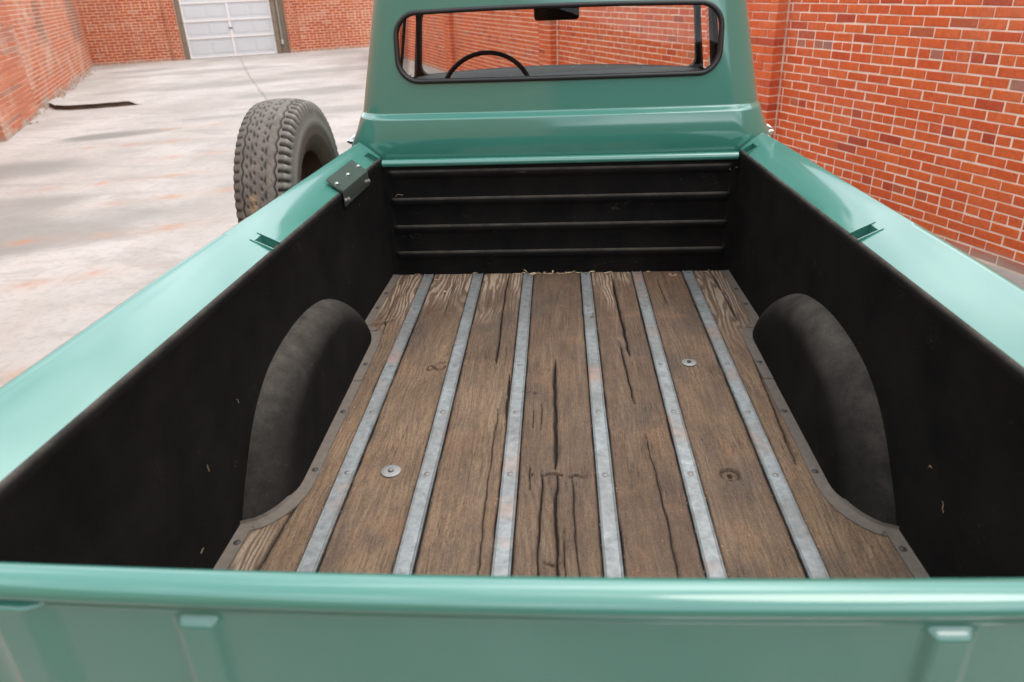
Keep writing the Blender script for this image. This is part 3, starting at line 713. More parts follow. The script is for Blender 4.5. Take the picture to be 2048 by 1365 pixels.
    if k == 0: wv = np.maximum(wv, .9 * np.exp(-((X + .82) / .045) ** 4 - ((Y + 2.02) / .16) ** 4) * (streak > .36)); 
    if k == 4: wv = np.maximum(wv, .9 * np.exp(-((X - .235) / .04) ** 4) * sstep(-.55, -.25, Y) * sstep(.38, .5, streak))
    ru = .55 * np.exp(-(edge_d / .010) ** 2) * (fbm(Y * 5 + k, X * 20, 3) > .45)
    dirt = .75 * np.exp(-(edge_d / .0035) ** 2)
    wm = {0: .8, 1: .75, 2: .7, 3: .25, 4: .1, 5: .45, 6: .8}[k] * sstep(-.3, -1.5, Y + .9 * (fbm(X * 5 + 3 * k, Y * 2.5, 3) - .5)) ** .7 + .12 * (k in (0, 1, 2, 6)); attr(me, 'warm', np.clip(pad(wm, 0), 0, 1)); attr(me, 'worn', np.clip(pad(wv, 0), 0, 1)); attr(me, 'crack', np.clip(pad(np.maximum(crk, dirt), 1.0), 0, 1)); attr(me, 'rust', np.clip(pad(ru, 0), 0, 1))
    link('plank', me, truck)
T(MB().box(-1.02, 1.02, REAR, .02, -.09, -.021), 'bed_underside', RUBBER_UNDER)

# metal strips, each with its screws
def strip_profile(h=0.0): return [(-.0238, -.006), (-.0238, .0035), (-.0212, .0056), (-.0190, .0046), (-.0172, .0022), (.0172, .0022), (.0190, .0046), (.0212, .0056), (.0238, .0035), (.0238, -.006)]
sy = [-.035, -.424, -.961, -1.294, -1.636, -2.20]
screw_me = MB().disc((0, 0, 0), .0090, .0014, 14, .0012).mesh('screw', SCREWM, 35, S)
dscrew_me = MB().disc((0, 0, 0), .0100, .0016, 14, .0020).mesh('screw', DARKSCREW, 35, S)
for k, x in enumerate(strip_x):
    rings = []
    for y in np.linspace(-.012, REAR + .03, 60):
        wob = .0015 * (vnoise(y * 4 + 10 * k, 3.0) - .5)
        rings.append([(x + px + wob, y, pz + .0006 * (vnoise(y * 9, k + .5) - .5)) for px, pz in strip_profile()])
    s = T(MB().grid(np.array(rings), flip=True), 'metal_strip', STEEL, angle=50)
    for y in sy:
        o = link('screw', screw_me, s); o.location = (x * S + random.uniform(-.002, .002), y * S + random.uniform(-.003, .003), .0026 * S)
def washer(x, y, r, mat, bolt, lab=None):
    o = T(MB().disc((x, y, .0005), r, .003, 28, .0002), 'washer', mat)
    T(MB().disc((x, y, .0035), r * .30, .005, 6 if bolt is DARKSCREW else 10, .001), 'bolt', bolt, o)
    if lab: o['label'] = lab
washer(-.509, -1.624, .030, WASHERM, SCREWM); washer(.486, -.946, .027, WASHERM, DARKSCREW); washer(.548, -.058, .022, RUSTYW, DARKSCREW, 'rusty washer'); washer(-.592, -.075, .016, RUSTYW, DARKSCREW, 'rusty washer')

# floor edge strips following the wheel housings
for s in (-1, 1):
    for n_, (ya, yb) in enumerate(((-.01, -.655), (-.665, -1.075), (-1.065, -1.872), (-1.862, REAR + .03))):
        ys = np.linspace(ya, yb, max(14, int(abs(yb - ya) / .015))); A = []; z = .0022 + .0022 * (n_ % 2)
        for y in ys:
            xi_ = floor_inner(y); d = .004; dxy = (floor_inner(y + d) - floor_inner(y - d)) / (2 * d); nrm = math.hypot(1, dxy)
            w_ = .034 + .003 * (vnoise(y * 12, n_ + 3.3) - .5)
            ox = -1 / nrm * w_; oy = dxy / nrm * w_
            A.append([(s * (xi_ + .006), y, z + .012), (s * (xi_ + .001), y, z + .003), (s * (xi_ + ox * .15), y + oy * .15, z), (s * (xi_ + ox), y + oy, z), (s * (xi_ + ox), y + oy, z - .006)])
        o = T(MB().grid(np.array(A), flip=(s > 0)), 'edge_strip', EDGEM)
        for y in {0: (-.247, -.414), 1: (-.952,), 2: (-1.29, -1.62), 3: (-1.945, -2.3)}[n_]:
            q = link('screw', dscrew_me, o); xc = floor_inner(y) - .020; q.location = (s * xc * S, y * S, (z + .0004) * S)

# liner side panels with a rolled lip, plus wheel housings
for s in (-1, 1):
    rings = []
    for y in np.linspace(.0, REAR + .015, 90):
        x, z = xw(y), zi(y); dent = .0035 * (fbm(np.array(y * 2.2 + s), np.array(4.0), 3) - .5)
        prof = [(x, -.02), (x, .15), (x + .001, .32), (x + .001, z - .030), (x - .001, z - .024), (x - .002, z - .014), (x, z - .004), (x + .003, z + .0010), (x + .007, z + .003), (x + .011, z + .0035), (x + .012, z - .01)]
        rings.append([(s * (px + dent), y, pz) for px, pz in prof])
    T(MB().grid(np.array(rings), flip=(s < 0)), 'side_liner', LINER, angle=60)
    # housing
    th = np.linspace(0, 1, 49); ay = np.interp(th, np.linspace(0, 1, len(archY)), archY); az_ = np.interp(th, np.linspace(0, 1, len(archZ)), archZ)
    ker = np.array([1, 2, 3, 2, 1]) / 9.
    for _ in range(2):
        ay[2:-2] = np.convolve(ay, ker, 'valid'); az_[2:-2] = np.convolve(az_, ker, 'valid')
    rows_ = []
    for y, z in zip(ay, az_):
        dy, dz = WC - y, -.0 - z; L_ = math.hypot(dy, dz); dy, dz = dy / L_, dz / L_
        run = .105 + (.085 if y < WC else .065) * (abs(dy) ** 3)
        row = []
        for ph in np.linspace(0, math.pi / 2, 12):
            d = run * (1 - math.cos(ph)); f = math.sin(ph) ** 1.15
            yy = y + dy * d; zz = z + dz * d; xx = xw(yy) + .004 - f * (xw(yy) + .004 - WI)
            row.append((s * xx, yy, zz))
        last = row[-1]
        for q in (.3, .6, .98): row.append((s * WI, last[1] + (WC - last[1]) * q, last[2] + (-.012 - last[2]) * q))
        rows_.append(row)
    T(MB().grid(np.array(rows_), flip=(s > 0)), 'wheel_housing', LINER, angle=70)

# front panel of the bed with four pressed ribs
ribz = [.513, .382, .248, .115]
zz = []; 
prof = [(-.003, -.02)]
for zc in sorted(ribz):
    prof += [(-.003, zc - .036), (-.005, zc - .033), (-.0125, zc - .022), (-.015, zc - .012), (-.015, zc - .003), (-.011, zc + .003), (-.003, zc + .007)]
prof += [(-.003, .545)]
rings = []
for x in np.concatenate([np.linspace(-.83, -.765, 14), np.linspace(-.75, .75, 30), np.linspace(.765, .83, 14)]):
    e = float(sstep(.803, .770, abs(x)))
    rings.append([(x, -.003 + (y + .003) * e + .002 * (vnoise(x * 6, z * 6) - .5), z) for y, z in prof])
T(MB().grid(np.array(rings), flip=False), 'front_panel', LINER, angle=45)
for x, z in ((-.832, .46), (-.832, .33), (-.832, .19), (.81, .5)):
    T(MB().disc((x, -.018, z), .008, .004, 10, .004, -2), 'rivet', LINER)
# rolled green top of the front panel
pr = [(.012, .535), (-.012, .538), (-.018, .546), (-.018, .556), (-.010, .566), (.004, .570), (.020, .566), (.030, .552), (.034, .50)]
T(MB().grid(np.array([[(x, y, z) for y, z in pr] for x in np.linspace(-.815, .815, 12)]), flip=False), 'front_rail', PAINT, angle=70)

# bed rails with stake pockets, and the outer bed sides
for s in (-1, 1):
    ysr = sorted(set(np.round(np.concatenate([np.linspace(.03, REAR - .02, 68), [-.022, -.100, -1.268, -1.330]]), 4)), reverse=True)
    ucols = [0, .12, .28, .42, .54, .66, .74, .86]                   # fraction across the top
    rings = []
    for y in ysr:
        x0, z0, x1, z1 = xw(y) + .007, zi(y) + .001, xo(y), zo(y)
        sk = .03 * 0
        row = []
        for u in ucols:
            row.append((x0 + (x1 - x0) * u, z0 + (z1 - z0) * crown_(u)))
        row += [(x1 - .006, z1 + .0005), (x1 + .004, z1 - .003), (x1 + .014, z1 - .011), (x1 + .022, z1 - .024), (x1 + .028, z1 - .045), (x1 + .036, z1 - .11), (x1 + .040, z1 - .22)]
        rings.append([(s * px, y, pz) for px, pz in row])
    G = np.array(rings); nu, nv = G.shape[:2]; mask = np.ones((nu - 1, nv - 1), bool); pockets = []
    for i in range(nu - 1):
        ym = (ysr[i] + ysr[i + 1]) / 2
        for (pa, pb) in ((-.022, -.100), (-1.268, -1.330)):
            if pb < ym < pa: mask[i, 0:3] = False
    mb = MB().grid(G, flip=(s > 0), mask=mask)
    rail = T(mb, 'bed_rail', PAINT, angle=50)
    for (pa, pb, um) in ((-.022, -.100, .42), (-1.268, -1.330, .42)):
        y0, y1 = pa, pb; xa, xb = xw(y0) + .005, xw(y0) + .007 + (xo(y0) - xw(y0) - .007) * um; za, zb = zi(y0) + .003, zi(y0) + .002 + (zo(y0) - zi(y0)) * crown_(um)
        D = .16; e = .0006
        q = MB(); lo = zi(y0) - D
        top = [(s * xa, y0, za), (s * xb, y0, zb), (s * xb, y1, zb), (s * xa, y1, za)]; bot = [(s * xa, y0, lo), (s * xb, y0, lo), (s * xb, y1, lo), (s * xa, y1, lo)]
        q.add(top + bot, [(0, 1, 5, 4), (1, 2, 6, 5), (2, 3, 7, 6), (3, 0, 4, 7), (4, 5, 6, 7)])
        # raised folded edges either side of the pocket
        for yy in (y0, y1):
            q.add([(s * xa, yy - .002, za), (s * (xb + .012), yy - .002, zb + .004), (s * (xb + .012), yy - .002, zb + .008), (s * xa, yy - .002, za + .006), (s * xa, yy + .002, za), (s * (xb + .012), yy + .002, zb + .004), (s * (xb + .012), yy + .002, zb + .008), (s * xa, yy + .002, za + .006)],
                  [(0, 1, 2, 3), (4, 7, 6, 5), (3, 2, 6, 7), (1, 5, 6, 2), (0, 3, 7, 4)])
        T(q, 'stake_pocket', PAINT, rail, angle=30)
    # end cap of the rail towards the cab
    e0 = [(px, .03, pz) for px, _, pz in rings[0]]; T(MB().add(e0 + [(p[0], .03, .2) for p in e0][::-1], [list(range(2 * len(e0)))]), 'rail_end', PAINT, rail, angle=None)
    # outer side with the wheel arch cut out
    ys = np.linspace(.03, REAR - .02, 70); zz = np.linspace(0, 1, 14); GG = []
    for y in ys:
        top = zo(y) - .22; d = abs(y - WC); zb = -.30
        if d < .5: zb = max(zb, -.33 + math.sqrt(max(0, .25 - d * d)))
        GG.append([(s * (xo(y) + .040 + .014 * math.sin(math.pi * u)), y, top + (min(zb, top - .02) - top) * u) for u in zz])
    T(MB().grid(np.array(GG), flip=(s > 0)), 'bed_side', PAINT, angle=60)

# black angle bracket on the left rail with bolts
def bracket():
    ya, yb = -.275, -.635; q = MB()
    def pt(y, u, h): # u across from the inner edge
        x0 = xw(y) - .010; x1 = x0 + .062; z0 = zi(y) + .004; z1 = z0 + .050
        return (-(x0 + (x1 - x0) * u), y, z0 + (z1 - z0) * u + h)
    A = np.array([[pt(y, 0, -.058), pt(y, 0, -.004), pt(y, .03, .003), pt(y, 1, .003), pt(y, 1, -.004)] for y in np.linspace(ya, yb, 8)])
    A[:, 0, 0] += 0.0
    q.grid(A, flip=False)
    for y in (ya, yb):
        q.add([pt(y, 0, -.058), pt(y, 0, -.004), pt(y, .03, .003), pt(y, 1, .003), pt(y, 1, -.004), pt(y, .06, -.008), pt(y, .04, -.058)], [(0, 1, 2, 3, 4, 5, 6)])
    b = T(q, 'angle_bracket', BLACKPL, angle=30)
    for y in (-.300, -.455, -.610):
        p = pt(y, .5, .003); m = MB()
        for k in range(1): m.disc(p, .0095, .004, 16, .003)
        T(m, 'bolt', BOLTM, b)
    for y in (-.285, -.322, -.590, -.628):
        p = pt(y, 0, -.040 if y in (-.285, -.590) else -.034); T(MB().disc((p[0], p[1], p[2]), .010, .005, 12, .004, 0), 'bolt', SCREWM, b)
bracket()

# ------------------------------------------------------------------ tailgate
def tailgate():
    prof = [(-2.672, -.28), (-2.672, .575), (-2.673, .597), (-2.678, .611), (-2.687, .620), (-2.700, .625), (-2.714, .623), (-2.726, .6185), (-2.7335, .611), (-2.736, .603), (-2.733, .596), (-2.7265, .5915), (-2.722, .590), (-2.7205, .587)]
    xs = np.linspace(-1.0, 1.0, 41); rows = []
    for x in xs: rows.append([(x, y + .025 * x * x - .006 * abs(x) * 0, z) for y, z in prof])
    root = T(MB().grid(np.array(rows), flip=False), 'tailgate', PAINT, angle=70)
    # outer pressed panel
    def relief(x, z):
        p = 0.0
        ax = abs(x)
        p += .013 * sstep(.695, .745, ax) - .010 * sstep(.79, .80, ax)              # proud border at the ends
        p += .004 * sstep(.574, .580, z)
        for c in (-.495, .499):
            d = np.abs(x - c); p += .015 * sstep(.036, .020, d) * sstep(.572, .560, z)
        return p * sstep(.5875, .579, z)
    xs = np.unique(np.concatenate([np.linspace(-1, 1, 60), np.linspace(-.80, -.68, 24), np.linspace(.68, .80, 24), np.linspace(-.55, -.44, 30), np.linspace(.44, .555, 30)]))
    zs = np.unique(np.concatenate([np.linspace(-.28, .5, 24), np.linspace(.5, .5875, 40)]))
    X, Z = np.meshgrid(xs, zs, indexing='ij'); Y = -2.7205 + .025 * X ** 2 - relief(X, Z) + .002 * (fbm(X * 2 + 3, Z * 3, 2) - .5)
    T(MB().grid(np.stack([X, Y, Z], -1), flip=False), 'pressed_panel', PAINT, root, angle=70)
tailgate()
for s in (-1, 1):
    xa, xb = sorted((s * 1.004, s * (xo(REAR) + .048)))
    rc = T(MB().box(xa, xb, REAR - .030, REAR + .03, -.30, .60, .012), 'rear_corner', PAINT)
    T(MB().disc((s * 1.045, REAR - .030, .22), .034, .02, 20, .006, -2), 'tail_lamp', simple('red_lens', (0.30, 0.01, 0.01), 0.15, 0, 1.0), rc)
T(MB().box(-1.05, 1.05, REAR - .16, REAR - .08, -.40, -.26, .02), 'rear_bumper', CHROME)

# ------------------------------------------------------------------ cab
def wc(z): return float(np.interp(z, [-.4, .50, .60, .68, .735, .76, 1.0, 1.25, 1.34, 1.40, 1.43], [1.03, 1.03, 1.005, .965, .945, .938, .890, .842, .805, .75, .68]))
def yb(z):
    lo = .040 - .018 * math.sin(math.pi * min(max((z - .50) / .25, 0), 1))
    up = .078 + .12 * (z - .76)
    k = float(sstep(.738, .760, z)); y = lo * (1 - k) + up * k
    return y + float(np.interp(z, [1.25, 1.34, 1.40, 1.43], [0, .015, .07, .16]))
def cab_pt(u, z):
    """u: arc coordinate from the middle of the back (0) round the corner to the side"""
    W = wc(z); r = .17; fl = W - r; s = 1 if u >= 0 else -1; a = abs(u)
    crown = .0
    if a <= fl: return (s * a, yb(z) + .018 * (a / fl) ** 2 * 1.0, z)
    q = (a - fl) / r
    if q <= math.pi / 2: return (s * (fl + r * math.sin(q)), yb(z) + .018 + r * (1 - math.cos(q)), z)
    return (s * W, yb(z) + .018 + r + (a - fl - r * math.pi / 2), z)
def in_window(x, z, grow=0.0):
    dx = abs(x) - (.715 + .02 * (z - 1.03) * 0 - .075) ; c = 1.040
    hx, hz = .722 + grow, .142 + grow + .012 * (1 - (x / .72) ** 2 if z > 1.04 else 0)
    r = .095 + grow
    qx, qz = max(abs(x) - (hx - r), 0), max(abs(z - c) - (hz - r), 0)
    return math.hypot(qx, qz) < r
us = np.unique(np.round(np.concatenate([np.linspace(-1.55, -.62, 84), np.linspace(-.62, .62, 100), np.linspace(.62, 1.55, 84)]), 4))
zs = np.unique(np.round(np.concatenate([np.linspace(-.40, .5, 12), np.linspace(.5, .73, 14), np.linspace(.732, .768, 14), np.linspace(.768, 1.43, 60)]), 4))
G = np.array([[cab_pt(u, z) for z in zs] for u in us])
mask = np.ones((len(us) - 1, len(zs) - 1), bool)
for i in range(len(us) - 1):
    for j in range(len(zs) - 1):
        c = G[i:i + 2, j:j + 2].mean((0, 1))
        if in_window(c[0], c[2], .004) and c[1] < .3: mask[i, j] = False
        if c[1] > .62 and .76 < c[2] < 1.28: mask[i, j] = False       # door opening begins
cab = T(MB().grid(G, flip=False, mask=mask), 'cab', PAINT, angle=60)
# roof
T(MB().box(-.70, .70, .26, 1.35, 1.395, 1.43, .015), 'roof', PAINT, cab)
T(MB().box(-.80, .80, .20, 1.30, 1.28, 1.31, .01), 'headliner', INTERIOR, cab)
def rr_path(hx, z0, z1, r, n=10, topbow=0.0, botbow=0.0):
    P = []; 
    for cx, cz, a0 in ((hx - r, z1 - r, 0), (-hx + r, z1 - r, 90), (-hx + r, z0 + r, 180), (hx - r, z0 + r, 270)):
        for k in range(n + 1):
            a = math.radians(a0 + 90 * k / n); P.append([cx + r * math.cos(a), cz + r * math.sin(a)])
    # densify straight runs
    out_ = []
    for i in range(len(P)):
        p, q = P[i], P[(i + 1) % len(P)]; L_ = math.hypot(p[0] - q[0], p[1] - q[1]); m = max(1, int(L_ / .05))
        for k in range(m): out_.append([p[0] + (q[0] - p[0]) * k / m, p[1] + (q[1] - p[1]) * k / m])
    for p in out_:
        bow = 1 - (p[0] / hx) ** 2
        if p[1] > (z0 + z1) / 2: p[1] += topbow * bow
        else: p[1] += botbow * bow
    return out_
def backy(x, z):
    W = wc(z); fl = W - .17; return yb(z) + .018 * (x / fl) ** 2 if abs(x) <= fl else yb(z) + .018 + .17 * (1 - math.sqrt(max(0, 1 - ((abs(x) - fl) / .17) ** 2)))
wp = rr_path(.722, .898, 1.182, .095, topbow=.012)
path = [(x, backy(x, z) - .004, z) for x, z in wp]
T(MB().tube(path, .0105, 10, True, .0085, up=(0, 1, 0)), 'rear_window_gasket', GASKET, cab, angle=60)
path2 = [(x * .993, backy(x, z) + .010, 1.04 + (z - 1.04) * .97) for x, z in wp]
T(MB().tube(path2, .006, 8, True, .014, up=(0, 1, 0)), 'window_inner_lip', GASKET, cab, angle=60)
gp = [(x, backy(x, z) + .004, z) for x, z in wp]; T(MB().add(gp, [list(range(len(gp)))]), 'rear_window', GLASS, cab, angle=None)
# windscreen surround
def ring(name, inner, outer, y0f, y1f, mat, par):
    n = len(inner); A = np.array([[(x, y0f(z), z) for x, z in outer], [(x, y0f(z), z) for x, z in inner], [(x, y1f(z), z) for x, z in inner], [(x, y1f(z), z) for x, z in outer]])
    return T(MB().grid(A, closed_u=True, closed_v=True), name, mat, par, angle=40)
inn = [(x * (1.045 - .20 * (z - .80)), z) for x, z in rr_path(.805, .768, 1.150, .060, topbow=.0, botbow=.036)]; m_ = len(inn)
outr = [(x * 1.03, .975 + (z - .975) * 1.42) for x, z in inn]
wy = lambda z: 1.42 - .42 * (z - .80)
ring('windscreen_frame', inn, outr, lambda z: wy(z) - .03, lambda z: wy(z) + .03, INTERIOR, cab)
T(MB().add([(x, wy(z), z) for x, z in inn], [list(range(m_))]), 'windscreen', GLASS, cab, angle=None)
# dash
da = []
for x in np.linspace(-.86, .86, 24):
    b = .036 * (1 - (x / .86) ** 2)
    da.append([(x, 1.385, .768 + b), (x, 1.33, .764 + b), (x, 1.22, .752 + b), (x, 1.17, .742 + b), (x, 1.15, .715), (x, 1.16, .45)])
dash = T(MB().grid(np.array(da), flip=False), 'dashboard', DASHM, cab, angle=50)
for x in (-.50, -.30, -.10, .10, .30, .52): T(MB().disc((x, 1.33, .7655 + .036 * (1 - (x / .86) ** 2)), .0045, .002, 8, .002), 'screw', BOLTM, dash)
# steering wheel with finger grips
c0 = np.array([-.405, 1.03, .684]); tilt = math.radians(42); R_ = .262
ex = np.array([1, 0, 0]); ey = np.array([0, math.cos(tilt) * 1.0, math.sin(tilt)]) * -1.0; ey = np.array([0, math.sin(math.radians(28)), math.cos(math.radians(28))])
sp = [tuple(c0 + R_ * (math.cos(a) * ex + math.sin(a) * ey)) for a in np.linspace(0, 2 * math.pi, 97)[:-1]]
st = T(MB().tube(sp, .0135, 10, True, .0165, up=(0, 1, 0)), 'steering_wheel', INTERIOR, cab, angle=60)
q = MB()
for a in np.linspace(0, 2 * math.pi, 73)[:-1]: q.disc(tuple(c0 + (R_ - .011) * (math.cos(a) * ex + math.sin(a) * ey)), .005, .004, 6, .002, -2)
T(q, 'finger_grips', INTERIOR, st)
for a in (200, 340): T(MB().tube([tuple(c0 + np.array([0, .05, -.02])), tuple(c0 + R_ * (math.cos(math.radians(a)) * ex + math.sin(math.radians(a)) * ey))], .010, 8), 'spoke', INTERIOR, st)
T(MB().tube([tuple(c0 + np.array([0, .03, -.01])), (-.405, 1.30, .45)], .03, 12), 'column', INTERIOR, st)
# mirror
mi = MB(); P2 = rr_path(.128, 1.074, 1.164, .022, 6)
mi.grid(np.array([[(x, 1.20, z) for x, z in P2], [(x, 1.165, z) for x, z in P2], [(x * .96, 1.158, 1.119 + (z - 1.119) * .9) for x, z in P2]]), closed_v=True)
n0 = len(mi.V) - len(P2); mi.F.append([n0 + i for i in range(len(P2))])
T(mi, 'rear_view_mirror', INTERIOR, cab); T(MB().tube([(0, 1.19, 1.13), (0, 1.27, 1.20)], .012, 8), 'mirror_arm', INTERIOR, cab)
T(MB().box(-.76, .76, .24, .38, .15, .70, .04), 'seat_back', VINYL, cab); T(MB().box(-.76, .76, .38, .85, .15, .33, .04), 'seat', VINYL, cab)
# doors, side glass, pillars, handles
for s in (-1, 1):
    Z_ = np.linspace(-.36, .76, 16); Yd = np.linspace(.60, 1.62, 12)
    d = T(MB().grid(np.array([[(s * (wc(z) + .004), y, z) for z in Z_] for y in Yd]), flip=(s < 0)), 'door', PAINT, cab, angle=60)
    T(MB().grid(np.array([[(s * (wc(z) - .03), y, z) for z in (-.3, .3, .70, .755)] for y in Yd]), flip=(s > 0)), 'door_lining', INTERIOR, d, angle=60)
    T(MB().box(s * (wc(.76) - .05), s * (wc(.76) + .004), .60, 1.40, .745, .762, .004), 'sill', INTERIOR, d)
    T(MB().tube([(s * (wc(z) - .018), 1.10 - .10 * (z - .76), z) for z in np.linspace(.76, 1.24, 8)], .006, 8, ry=.009), 'vent_bar', INTERIOR, d)
    T(MB().tube([(s * (.872 - .20 * (z - .80)), 1.43 - .42 * (z - .80), z) for z in np.linspace(.74, 1.28, 8)], .014, 8, ry=.03), 'pillar', INTERIOR, cab)
    T(MB().tube([(s * (wc(1.26) - .02), y, 1.25) for y in np.linspace(.55, 1.30, 6)], .020, 8), 'door_frame_top', PAINT, d)
    T(MB().add([(s * (wc(z) - .018), y, z) for y, z in ((.6, .76), (1.40, .76), (1.25, 1.24), (.6, 1.24))], [(0, 1, 2, 3)]), 'side_glass', GLASS, d, angle=None)
    h = MB().tube([(s * (1.008 + b), y, .612 + .004 * b) for b, y in ((.0, .22), (.018, .23), (.022, .26), (.02, .36), (.0, .38))], .008, 8)
    h.box(s * 1.0, s * 1.02, .21, .235, .603, .621, .004); T(h, 'door_handle', CHROME, d)
    # front wing
    Zf = np.linspace(-.3, .62, 10)
    T(MB().grid(np.array([[(s * (1.03 - .10 * float(sstep(.45, .62, z)) - .35 * float(sstep(.60, .625, z))), y, z - .05 * float(sstep(1.8, 3.0, y))) for z in Zf] for y in np.linspace(1.62, 3.0, 16)]), flip=(s < 0)), 'front_wing', PAINT, angle=50)
hd = MB().grid(np.array([[(x, y, .625 - .03 * (x / .7) ** 2 - .06 * float(sstep(1.5, 3.0, y))) for x in np.linspace(-.72, .72, 14)] for y in np.linspace(1.46, 3.0, 12)]), flip=True); T(hd, 'bonnet', PAINT)
T(MB().box(-1.0, 1.0, 2.98, 3.02, -.30, .54, .01), 'grille_panel', PAINT)
T(MB().box(-1.02, 1.02, 3.05, 3.12, -.30, -.12, .015), 'front_bumper', CHROME)
T(MB().box(-.45, .45, REAR, 2.9, -.30, -.10), 'chassis', RUBBER_UNDER); T(MB().box(-.98, .98, .35, 1.6, -.38, -.25), 'cab_floor', RUBBER_UNDER)
T(MB().box(-1.0, 1.0, .10, .14, -.3, .55), 'cab_bulkhead', INTERIOR)

# road wheels
def wheel(x, y, par, name='wheel', r=.41, zc=None):
    zc = -.725 + r if zc is None else zc
    s = 1 if x > 0 else -1
    pf = [(.235, -.09), (.26, -.105), (.33, -.115), (r - .03, -.105), (r - .005, -.085), (r, -.05), (r, .05), (r - .005, .085), (r - .03, .105), (.33, .115), (.26, .105), (.235, .09)]
    t = T(MB().lathe(pf, (x, y, zc), 40, flip=True), name, TYRE, par, 50)
    T(MB().lathe([(.236, -.09), (.20, -.08), (.18, s * .02), (.10, s * .05), (.0001, s * .05)], (x, y, zc), 32, flip=(s < 0)), 'rim', CHROME, t, 40)
for x in (-.93, .93):
    wheel(x * 1.0, WC, truck); wheel(x * 1.0, 2.35, truck)

# ------------------------------------------------------------------ spare wheel beside the bed
def spare():
    root = empty('spare_wheel'); meta(root, 'worn spare tyre with zigzag tread standing beside the left bed rail', 'tyre')
    yc, zc, xc = -.005, .408, -1.252
    Mt = truck.matrix_world @ Matrix.Translation((xc * S, yc * S, zc * S)) @ Matrix.Rotation(math.radians(0), 4, 'Z')
    root.matrix_world = Mt
    Rr, nth = .446, 720
    # profile: arc position list (a = axial, r = radius), inner bead to inner bead
    hw = .104
    prof = [(.215, .085), (.228, .094), (.250, .104), (.270, .109), (.283, .114), (.290, .113), (.320, .117), (.350, .1165), (.372, .113), (.385, .1125), (.395, .112), (.405, .111), (.415, .1085), (.424, .105), (.431, .099)]
    side = prof; tread = []
    for a in np.linspace(.094, -.094, 64): tread.append((Rr - .013 * (abs(a) / .094) ** 2.4, a))
    full = [(r, a) for r, a in side] + tread + [(r, -a) for r, a in side[::-1]]
    full = np.array(full) * [1.0, 1.10]; npf = len(full)
    th = np.linspace(0, 2 * math.pi, nth, endpoint=False)
    A = np.repeat(full[:, 1][:, None], nth, 1); R0 = np.repeat(full[:, 0][:, None], nth, 1); TH = np.repeat(th[None], npf, 0)
    w_ = A / (.094 * 1.10)
    groove = np.zeros_like(A)
    per = 44
    tri = lambda x: 2 * np.abs((x % 1) - .5) * 2 - 1
    istread = R0 > .43
    for k, (wc_, amp, wd) in enumerate(((.68, .05, .036), (.30, .035, .052), (-.08, .0, .0), (-.34, .035, .052), (-.68, .045, .036))):
        if wd == 0: continue
        c_ = wc_ + amp * tri(TH / (2 * math.pi) * per + k * .37)
        lump = .55 + .45 * np.sin(TH * per + k) if abs(wc_) < .5 else 1.0
        groove = np.maximum(groove, np.exp(-((w_ - c_) / wd) ** 2) * np.where(istread, 1, 0) * lump)
    # short slots
    for k, wc_ in enumerate((.14, -.50, -.16)):
        ph = (TH / (2 * math.pi) * per * 1.5 + k * .31) % 1
        groove = np.maximum(groove, 1.0 * np.exp(-((w_ - wc_ - .10 * (ph - .5)) / .050) ** 2) * np.exp(-((ph - .5) / .20) ** 2) * istread)
    # shoulder lug notches on both sides
    ph = (TH / (2 * math.pi) * 68) % 1
    sh = np.exp(-((ph - .5) / .20) ** 2)
    zone = sstep(.78, .86, np.abs(w_)) * sstep(.390, .404, R0)
    lug = sh * zone
    # curly sipes
    sp_ = np.abs(np.sin(TH * 22)) ; squig = .10 * np.sin(TH * 44)
    for wc_ in (.48, .10, -.24): groove = np.maximum(groove, .35 * np.exp(-((w_ - wc_ - squig) / .014) ** 2) * istread)
    lugd = np.where(A > 0, 1.0, .30)
    R1 = R0 - .008 * groove - .009 * lug * lugd
    A1 = A - np.sign(A) * .009 * lug * lugd
    A1 = A1 + np.sign(A) * .0012 * np.exp(-((R0 - .287) / .004) ** 2)
    P = np.stack([A1, R1 * np.cos(TH), R1 * np.sin(TH)], -1)
    me = MB().grid(P, closed_v=True, flip=False).mesh('tyre', TYRE, 60, S)
    attr(me, 'groove', np.clip(np.maximum(groove * .95, lug * 1.0 * (0.5 + .5 * (R0 > .39))), 0, 1))
    brown = sstep(.372, .33, R0) * 1.0 * (A > 0) + sstep(.375, .30, R0) * (A <= 0)
    attr(me, 'brown', np.clip(brown, 0, 1))
    attr(me, 'pale', np.clip(.55 * zone * (1 - sh) * (R0 < .432) * (A > 0) + .5 * np.exp(-((R0 - .352) / .012) ** 2) + .35 * np.exp(-((R0 - .36) / .03) ** 2), 0, 1))
    ang = np.degrees(np.arctan2(np.sin(TH), np.cos(TH)))      # 90 = top, 180 = towards the camera
    smear = np.zeros_like(A)
    for a0, w0 in ((171, .32), (166, .30)): smear = np.maximum(smear, np.exp(-((np.abs(ang) - a0 + 0) / 2.2) ** 2 - ((w_ + w0 * 0 + .25) / .16) ** 2) * (np.sin(TH) > -.9))
    attr(me, 'smear', smear)
    link('tyre', me, root)
    MB().lathe([(.221, .095), (.210, .090), (.205, .07), (.198, .03), (.185, .0), (.12, -.03), (.07, -.02), (.06, -.02)], (0, 0, 0), 60, flip=False).obj('rim', RIMM, root, 40, S)
    MB().lathe([(.221, -.086), (.214, -.08), (.19, -.03), (.12, -.035), (.06, -.025), (.0001, -.025)], (0, 0, 0), 60, flip=True).obj('rim', RIMM, root, 40, S)
    carr = T(MB().tube([(xc - .02, yc, zc), (xc + .1, yc, zc), (-1.00, yc, zc)], .035, 12), 'spare_carrier', RUBBER_UNDER)
spare()

WISPS = [(-1.753, .331, -1, .022), (-1.959, .267, -1, .022), (-2.08, .09, -1, .02), (-1.936, .249, 1, .022), (-2.02, .215, 1, .03)]
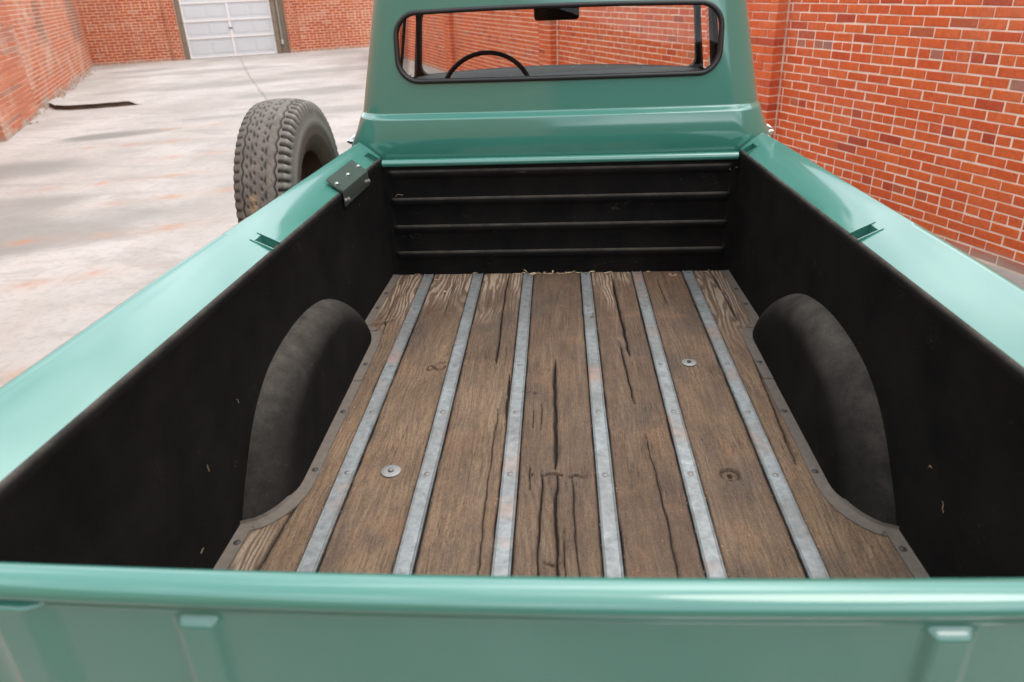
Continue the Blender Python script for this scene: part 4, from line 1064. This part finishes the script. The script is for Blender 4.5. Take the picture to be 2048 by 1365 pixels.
# ------------------------------------------------------------------ leaf litter and twigs in the bed
def litter():
    mb = MB(); rs = random.Random(9)
    def blade(x, y, z, L_, w_, a, lift=.004):
        c, s_ = math.cos(a), math.sin(a)
        V = [(x, y, z), (x + c * L_ * .5 - s_ * w_, y + s_ * L_ * .5 + c * w_, z + lift), (x + c * L_, y + s_ * L_, z + lift * .4), (x + c * L_ * .5 + s_ * w_, y + s_ * L_ * .5 - c * w_, z + lift * .6)]
        mb.add(V, [(0, 1, 2, 3)])
    for _ in range(46):
        x = rs.uniform(-.3, .25) if rs.random() < .6 else rs.uniform(-.8, .8); blade(x, -.012 - abs(rs.gauss(0, .012)), .004, rs.uniform(.01, .04), rs.uniform(.001, .004), rs.uniform(-.4, .4))
    for _ in range(120):
        k = rs.choice(strip_x); blade(k + rs.choice((-1, 1)) * rs.uniform(.024, .032), rs.uniform(-2.1, -.1), .003, rs.uniform(.002, .008), .0012, rs.uniform(0, 6.28), .001)
    for _ in range(60): blade(rs.uniform(-.7, .7), rs.uniform(-2.1, -.1), .002, rs.uniform(.002, .006), .001, rs.uniform(0, 6.28), .001)
    blade(-.15, -.02, .006, .05, .008, 2.4, .015); blade(-.54, -.25, .005, .02, .006, .4, .006); blade(-.03, -.03, .006, .03, .005, 1.4, .01)
    def curl(x, y, z, L_, ax, sd):
        r2 = random.Random(sd); pts = []; a = r2.uniform(0, 6.28); py, pz = y, z
        for k in range(7):
            pts.append((x + r2.uniform(-.001, .001), py, pz) if ax == 0 else (py, x, pz)); a += r2.uniform(-.7, .7); py += math.cos(a) * L_ / 7; pz += math.sin(a) * L_ / 7
        mb.tube(pts, .0007, 4)
    for y, z, s_, L_ in WISPS: curl(s_ * (xw(y) - .004), y, z, L_, 0, int(1000 * abs(y)))
    curl(-.022, -.765, .40, .05, 1, 4); curl(-.018, .78, .50, .012, 1, 5)
    M = [(truck.matrix_world @ Vector((v[0] * S, v[1] * S, v[2] * S))) for v in mb.V]
    meta(obj('leaf_litter', [tuple(v) for v in M], mb.F, LEAFM, None, None), 'dry leaf crumbs scattered on the planks of the truck bed', kind='stuff')
    def twig(name, pts, r, lab):
        P_ = [tuple(truck.matrix_world @ Vector((p[0] * S, p[1] * S, p[2] * S))) for p in pts]
        meta(MB().tube(P_, r, 6).obj(name, simple('twig_bark_' + lab[:5], (0.20, 0.13, 0.08), .9), None), lab, 'twig')
    twig('twig', [(-.80, -.60, .012), (-.765, -.585, .014), (-.735, -.57, .012), (-.70, -.53, .010)], .0022, 'bent dark twig lying by the left wheel housing')
    twig('twig', [(.145, -.50, .006), (.15, -.53, .010), (.135, -.545, .008)], .0025, 'tiny dark curled twig on a metal strip near the bed front')
litter()
